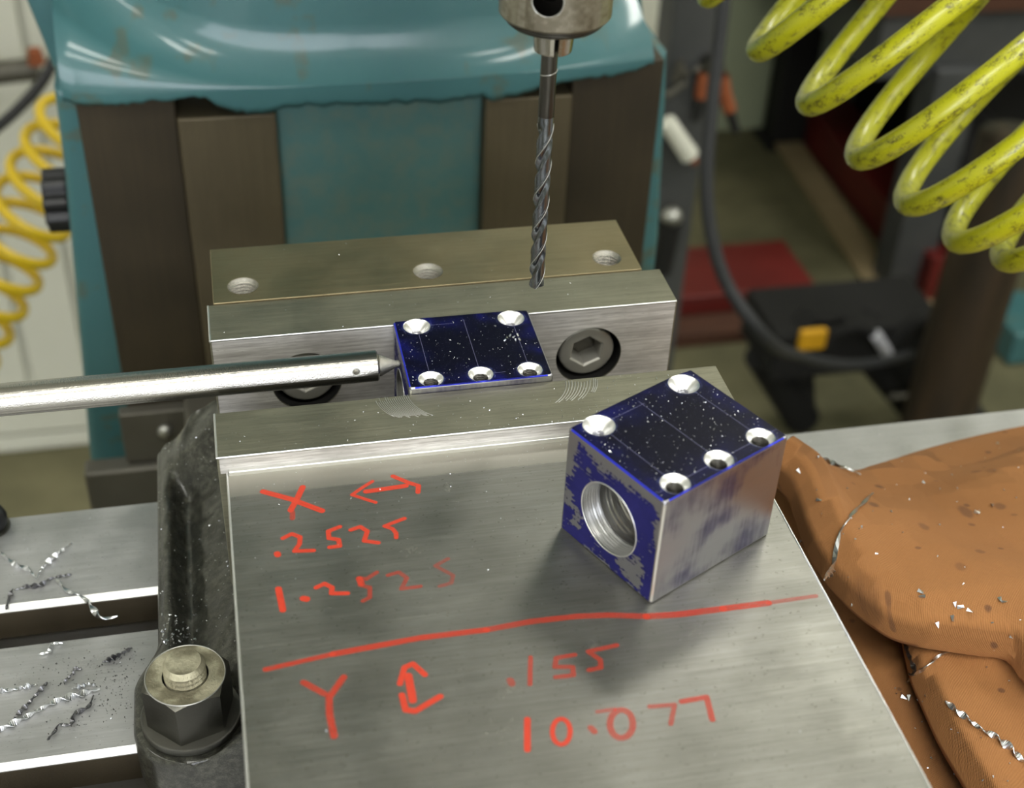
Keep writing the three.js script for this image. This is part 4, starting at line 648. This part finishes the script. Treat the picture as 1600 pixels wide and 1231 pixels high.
{
  const t = thing('coiled_air_hose', 'bright yellow coiled air hose hanging before the white partition at the left', 'air hose');
  const d0 = 1.0, k = FOCAL / d0, e1 = RIGHT.clone().multiplyScalar(0.83).addScaledVector(UP, -0.55), ip = RIGHT.clone().multiplyScalar(-0.48).addScaledVector(UP, -0.88), s = 0.90, c = 0.43;
  const e2 = FWD.clone().multiplyScalar(s).addScaledVector(ip, -c), adv = ip.clone().multiplyScalar(47 / k), c0 = cam3(57, 315, d0), pts = [], rad = 62 / k;
  for (let a = -3.2; a <= 6; a += 1 / 24) { const ph = Math.PI + a * Math.PI * 2; pts.push(c0.clone().addScaledVector(adv, a).addScaledVector(e1, rad * Math.cos(ph)).addScaledVector(e2, rad * Math.sin(ph))); }
  const first = pts[0]; for (let i = 1; i <= 8; i++) pts.unshift(V(first.x + 0.01 * i, first.y + 0.02 * i * i, first.z - 0.02 * i));
  obj('hose_coil', tube(pts, 0.004, 1300, 12), M.hoseFar, t);
  obj('ceiling_hook', cyl(0.006, 0.006, pts[0].clone(), V(pts[0].x, CEIL, pts[0].z)), M.oxide, t);
}
{ // left side: conduit and black cable
  const z = -1.16, a = on(-300, 148, 'z', z), b = on(62, 107, 'z', z), t = thing('wall_pipe', 'grey horizontal pipe with an orange fitting along the white partition', 'pipe');
  obj('pipe', cyl(0.0125, 0.0125, a, b, 24), M.greyIron, t);
  const f = on(56, 92, 'z', z + 0.01); obj('fitting', new THREE.CylinderGeometry(0.008, 0.010, 0.016, 6).translate(f.x, f.y + 0.003, f.z), M.orange, t, 'small orange fitting');
  obj('bracket', new THREE.BoxGeometry(0.02, 0.03, 0.07).translate(a.x + 0.1, a.y, z - 0.035), M.greyIron, t);
  const c = [[110, -60], [95, 60], [72, 118], [40, 158], [0, 195], [-60, 235], [-160, 290]].map(([u, v]) => cam3(u, v, 1.15));
  tag(obj('power_cable', tube(c, 0.005, 120, 12), M.plastic), 'thick black cable crossing the white partition at the upper left', 'cable');
}

// ---------------------------------------------------------------- background at the right, out of focus
{
  const fl = (u, v) => on(u, v, 'y', FLOOR);
  { const z = -0.95, x0 = on(1041, 120, 'z', z).x, x1 = on(1113, 120, 'z', z).x, yb = on(1050, 352, 'z', z).y, t = thing('steel_post', 'dark grey steel machine post right behind the teal column', 'post');
    obj('post', cbox(x0, x1, FLOOR + 0.1, 0.35, z - 0.05, z, 0.004), M.darkGrey, t); obj('post_foot', cbox(x0 - 0.03, x1 + 0.03, FLOOR + 0.001, FLOOR + 0.1, z - 0.1, z + 0.04, 0.006), M.darkGrey, t);
    const p = on(1050, 338, 'z', z + 0.03); obj('bolt', new THREE.SphereGeometry(0.011, 18, 12).translate(p.x, p.y, p.z), M.edge, t, 'shiny round bolt'); obj('bolt_shank', cyl(0.012, 0.012, V(p.x, p.y - 0.008, p.z), V(p.x - 0.005, p.y - 0.07, p.z), 20), M.blackSteel, t); obj('bolt_arm', new THREE.BoxGeometry(0.012, 0.012, 0.06).translate(p.x, p.y - 0.03, p.z - 0.03), M.blackSteel, t);
    for (const [a, b, c, d] of [[1042, 150, 1072, 128], [1060, 100, 1072, 118], [1085, 112, 1110, 95], [1055, 128, 1064, 95]]) obj('clip', cyl(0.004, 0.004, on(a, b, 'z', z + 0.006), on(c, d, 'z', z + 0.006), 10), M.greyIron, t);
    const a = on(1042, 190, 'z', z + 0.02), b = on(1078, 243, 'z', z + 0.02), c = on(1086, 254, 'z', z + 0.02), u = thing('white_stick', 'short white stick with an orange end beside the grey post', 'white_stick');  // white stick, like a brush handle, with an orange tip
    obj('grip', cyl(0.0095, 0.0105, a, b, 18), M.white, u); obj('end', cyl(0.006, 0.004, b, c, 14), M.orange, u);
    const q = thing('hanging_pliers', 'orange and black handled pliers hanging next to the dark cable', 'pliers'), zq = z + 0.012;
    const P = (x, y) => on(x, y, 'z', zq);
    obj('handle', tube([P(1104, 112), P(1099, 130), P(1096, 152)], 0.0075, 20, 10), M.orange, q); obj('handle', tube([P(1128, 118), P(1132, 145), P(1140, 172)], 0.0075, 20, 10), M.orange, q);
    obj('grip_end', cyl(0.0065, 0.005, P(1096, 152), P(1086, 188), 12), M.plastic, q); obj('grip_end', cyl(0.0065, 0.005, P(1138, 168), P(1150, 205), 12), M.plastic, q); obj('pivot', cyl(0.012, 0.012, P(1114, 106).setZ(zq - 0.012), P(1114, 106).setZ(zq + 0.004), 16), M.oxide, q); obj('hook', cyl(0.003, 0.003, P(1114, 106), P(1106, 100).setZ(z - 0.02), 8), M.oxide, q); }
  { const P = [[1134, -80], [1131, 0], [1122, 80], [1111, 180], [1104, 275], [1110, 360], [1136, 445], [1188, 518], [1250, 556], [1330, 570], [1410, 556], [1480, 520], [1560, 470]].map(([u, v], i) => cam3(u, v, 1.12 + 0.012 * i + 0.18 * Math.max(0, i - 7))); P.unshift(V(P[0].x, CEIL, P[0].z));
    tag(obj('hanging_cable', tube(P, 0.0062, 200, 12), M.rubber), 'thick dark grey cable hanging in a loop behind the vise at the right', 'cable'); }
  { const z = -1.45, tl = on(1385, 20, 'z', z), bl = on(1385, 124, 'z', z), t = thing('workbench', 'grey steel workbench with a brown top at the upper right', 'workbench');
    obj('apron', cbox(tl.x, 2.5, bl.y, tl.y, z - 0.02, z, 0.002), M.darkGrey, t); obj('apron', cbox(tl.x, tl.x + 0.02, bl.y, tl.y, RZ0 + 0.02, z - 0.021, 0.002), M.darkGrey, t); obj('bench_top', cbox(tl.x - 0.02, 2.52, tl.y + 0.001, tl.y + 0.04, RZ0 + 0.02, z + 0.02, 0.002), M.darkWood, t, 'brown wooden bench top');
    const lb = fl(1402, 442); obj('leg', cbox(lb.x - 0.035, lb.x + 0.04, FLOOR + 0.001, bl.y + 0.02, lb.z - 0.03, lb.z + 0.03, 0.003), M.darkGrey, t); obj('leg', cbox(2.38, 2.45, FLOOR + 0.001, bl.y, z - 0.08, z - 0.022, 0.003), M.darkGrey, t);
    const bl2 = fl(1217, 212); bl2.z += 0.02; obj('rear_leg', cbox(bl2.x - 0.034, bl2.x + 0.034, FLOOR + 0.008, tl.y - 0.02, bl2.z - 0.03, bl2.z + 0.03, 0.002), M.blackSteel, t, 'black upright rear leg'); obj('foot_plate', cbox(bl2.x - 0.05, bl2.x + 0.05, FLOOR + 0.0005, FLOOR + 0.008, bl2.z - 0.045, bl2.z + 0.045, 0.001), M.blackSteel, t); obj('rear_rail', cbox(bl2.x - 0.034, tl.x + 0.02, tl.y - 0.06, tl.y - 0.02, bl2.z - 0.02, bl2.z + 0.02, 0.002), M.blackSteel, t);
    const s0 = on(1275, -20, 'z', z - 0.2), s1 = on(1335, 75, 'z', z - 0.2); obj('brace', cyl(0.02, 0.02, s0, V(tl.x + 0.02, bl.y + 0.03, z - 0.2), 12), M.darkGrey, t);
     const cx = 1.26;
    const shadeBox = obj('shade_box', cbox(cx, 2.35, FLOOR + 0.001, bl.y - 0.03, RZ0 + 0.01, -1.63, 0.004), M.blackSteel, t, 'black box standing in for the shade under the bench'); obj('shade_box_front', cbox(cx + 0.02, cx + 0.5, FLOOR + 0.05, bl.y - 0.06, -1.629, -1.62, 0.003), M.blackSteel, shadeBox); obj('shade_box_bar', cyl(0.006, 0.006, V(cx + 0.45, -0.6, -1.61), V(cx + 0.45, -0.5, -1.61), 10), M.oxide, shadeBox);  // black box put in for the deep shade under the bench
    const ra = on(1512, 130, 'z', -1.42), rb = fl(1470, 418); ra.z = z + 0.03; tag(obj('steel_rod', cyl(0.008, 0.008, V(rb.x, FLOOR + 0.006, rb.z), ra, 12), M.greyIron), 'thin steel rod leaning on the workbench', 'rod');
    const mc = on(1572, 300, 'z', -1.38); const mt = obj('motor', cyl(0.07, 0.07, V(mc.x, mc.y, -1.55), V(mc.x, mc.y, -1.40), 32), M.blackSteel, t, 'dark motor with a grey end ring under the bench'); obj('end_ring', new THREE.TorusGeometry(0.055, 0.01, 10, 40).translate(mc.x, mc.y, -1.397), M.greyIron, mt); obj('pedestal', cbox(mc.x - 0.05, mc.x + 0.05, FLOOR + 0.001, mc.y - 0.05, -1.54, -1.42, 0.004), M.blackSteel, mt); }
  { const t = thing('red_floor_beam', 'red steel beam on the floor running back to the wall', 'beam'), a = fl(1442, 470), b = fl(1240, 205); const sh = new THREE.Shape(); const w = 0.09, dx = (b.x - a.x);
    sh.moveTo(a.x, -a.z); sh.lineTo(a.x + w, -a.z); sh.lineTo(b.x + w, -b.z); sh.lineTo(b.x, -b.z); const g = new THREE.ExtrudeGeometry(sh, { depth: 0.075, bevelThickness: 0.003, bevelSize: 0.003, bevelSegments: 2 }); g.rotateX(-Math.PI / 2); g.translate(0, FLOOR + 0.004, 0); obj('beam', boxUV(g), M.red, t); obj('end_plate', cbox(a.x - 0.008, a.x + w + 0.008, FLOOR + 0.001, FLOOR + 0.09, a.z + 0.004, a.z + 0.012, 0.001), M.red, t); }
  { const a = fl(1385, 440), b = fl(1232, 212), sh = new THREE.Shape(), w = 0.045; sh.moveTo(a.x - w, -a.z); sh.lineTo(a.x + 0.01, -a.z); sh.lineTo(b.x + 0.01, -b.z); sh.lineTo(b.x - w, -b.z); const g = new THREE.ExtrudeGeometry(sh, { depth: 0.008, bevelThickness: 0.001, bevelSize: 0.001, bevelSegments: 1 }); g.rotateX(-Math.PI / 2); g.translate(0, FLOOR + 0.002, 0); tag(obj('wooden_batten', boxUV(g), M.wood), 'long pale wooden batten on the floor beside the red beam', 'batten');
    const c = fl(1440, 478); tag(obj('wooden_batten', cbox(c.x - 0.07, c.x + 0.03, FLOOR + 0.001, FLOOR + 0.01, c.z - 0.02, c.z + 0.04, 0.001), M.wood), 'short piece of wooden batten at the end of the red beam', 'batten'); }
  { const a = fl(1258, 492), t = thing('red_tool_box', 'low red metal box on the floor right behind the vise', 'box'); obj('box', cbox(0.50, a.x, FLOOR + 0.026, FLOOR + 0.055, a.z - 0.13, a.z + 0.01, 0.004), M.red, t); obj('lid', cbox(0.497, a.x + 0.003, FLOOR + 0.056, FLOOR + 0.064, a.z - 0.133, a.z + 0.013, 0.003), M.red, t);
    tag(obj('plank', cbox(0.45, a.x - 0.005, FLOOR + 0.0005, FLOOR + 0.025, a.z - 0.13, a.z + 0.06, 0.002), M.darkWood), 'dark brown plank under the low red box', 'plank'); }
  { const z = -1.02, P = (u, v, d = 0) => on(u, v, 'z', z + d), t = thing('tool_stand', 'black steel stand with a cluttered tray of tools on splayed legs', 'stand');
    const a = P(1222, 492), b = P(1462, 572); obj('tray', cbox(a.x, b.x, b.y, a.y - 0.035, z - 0.12, z, 0.006), M.soot, t);
    obj('tray_rim', tube([P(1212, 500, -0.1), P(1260, 508, -0.1), P(1330, 494, -0.1), P(1400, 486, -0.1), P(1448, 472, -0.1)], 0.007, 30, 8), M.wood, t, 'pale tan rim'); obj('cross_bar', cyl(0.005, 0.005, P(1390, 620), P(1440, 616), 10), M.greyIron, t);
    const rr = rng(23); for (let i = 0; i < 7; i++) { const p = P(1262 + i * 30, 505 + 18 * rr(), -0.03); obj('dark_tool', new RoundedBoxGeometry(0.03 + 0.03 * rr(), 0.02 + 0.02 * rr(), 0.03, 2, 0.006).rotateZ(rr() * 2).rotateY(rr()).translate(p.x, p.y, p.z), M.soot, t); }
    obj('tool_grip', tube([P(1290, 540, 0.005), P(1310, 520, 0.005), P(1340, 512, 0.005), P(1368, 524, 0.005)], 0.008, 24, 8), M.soot, t); obj('tool_grip', tube([P(1390, 545, 0.005), P(1415, 515, 0.005), P(1440, 500, 0.005), P(1462, 505, 0.005)], 0.011, 24, 8), M.soot, t);
    for (const [u0, v0, u1, v1, w] of [[1222, 520, 1250, 690, 0.026], [1275, 550, 1245, 690, 0.024], [1425, 560, 1500, 720, 0.046], [1378, 560, 1465, 710, 0.03]]) { const p0 = P(u0, v0), p1 = fl(u1, v1 - 20), q = V(p0.x, b.y + 0.01, z - 0.05); obj('leg', cyl(w, w * 0.9, V(p1.x, FLOOR + 0.02, p1.z), q, 12), M.soot, t); }
    const y1 = P(1248, 512), y2 = P(1284, 538); tag(obj('yellow_tag', cbox(y1.x, y2.x, y2.y, y1.y, z + 0.001, z + 0.012, 0.004).rotateZ(0), M.yellow), 'yellow plastic piece on the black tool stand', 'tag');
    const l0 = P(1362, 514), l1 = P(1382, 546); tag(obj('white_tag', cyl(0.008, 0.008, l0.setZ(z + 0.012), l1.setZ(z + 0.012), 10), M.label), 'pale grey label on the black tool stand', 'tag');
    const k = P(1335, 494, -0.05); tag(obj('steel_tube', cyl(0.006, 0.006, V(k.x - 0.015, k.y - 0.004, k.z), V(k.x + 0.02, k.y - 0.002, k.z), 10), M.edge), 'short shiny tube lying on the tray of the black tool stand', 'tube'); }
  { const z = -0.85, a = on(1500, 500, 'z', z).x, b = on(1602, 500, 'z', z).x, t = thing('iron_leg', 'thick rusty brown iron leg at the right behind the rag', 'leg'); obj('leg', lathe([[0, FLOOR + 0.001], [0.05, FLOOR + 0.001], [(b - a) / 2, FLOOR + 0.08], [(b - a) / 2, on(1590, 250, 'z', z).y], [0, on(1590, 250, 'z', z).y]], 36).translate((a + b) / 2, 0, z - 0.05), M.rust, t); obj('foot_ring', new THREE.TorusGeometry((b - a) / 2 + 0.004, 0.008, 10, 40).rotateX(Math.PI / 2).translate((a + b) / 2, FLOOR + 0.12, z - 0.05), M.rust, t); }
  { const a = fl(1600, 570); tag(obj('teal_case', cbox(a.x - 0.03, a.x + 0.25, FLOOR + 0.001, FLOOR + 0.06, a.z - 0.12, a.z, 0.006), M.teal), 'teal painted case on the floor at the right edge', 'case'); }
}
renderer.render(scene, camera);
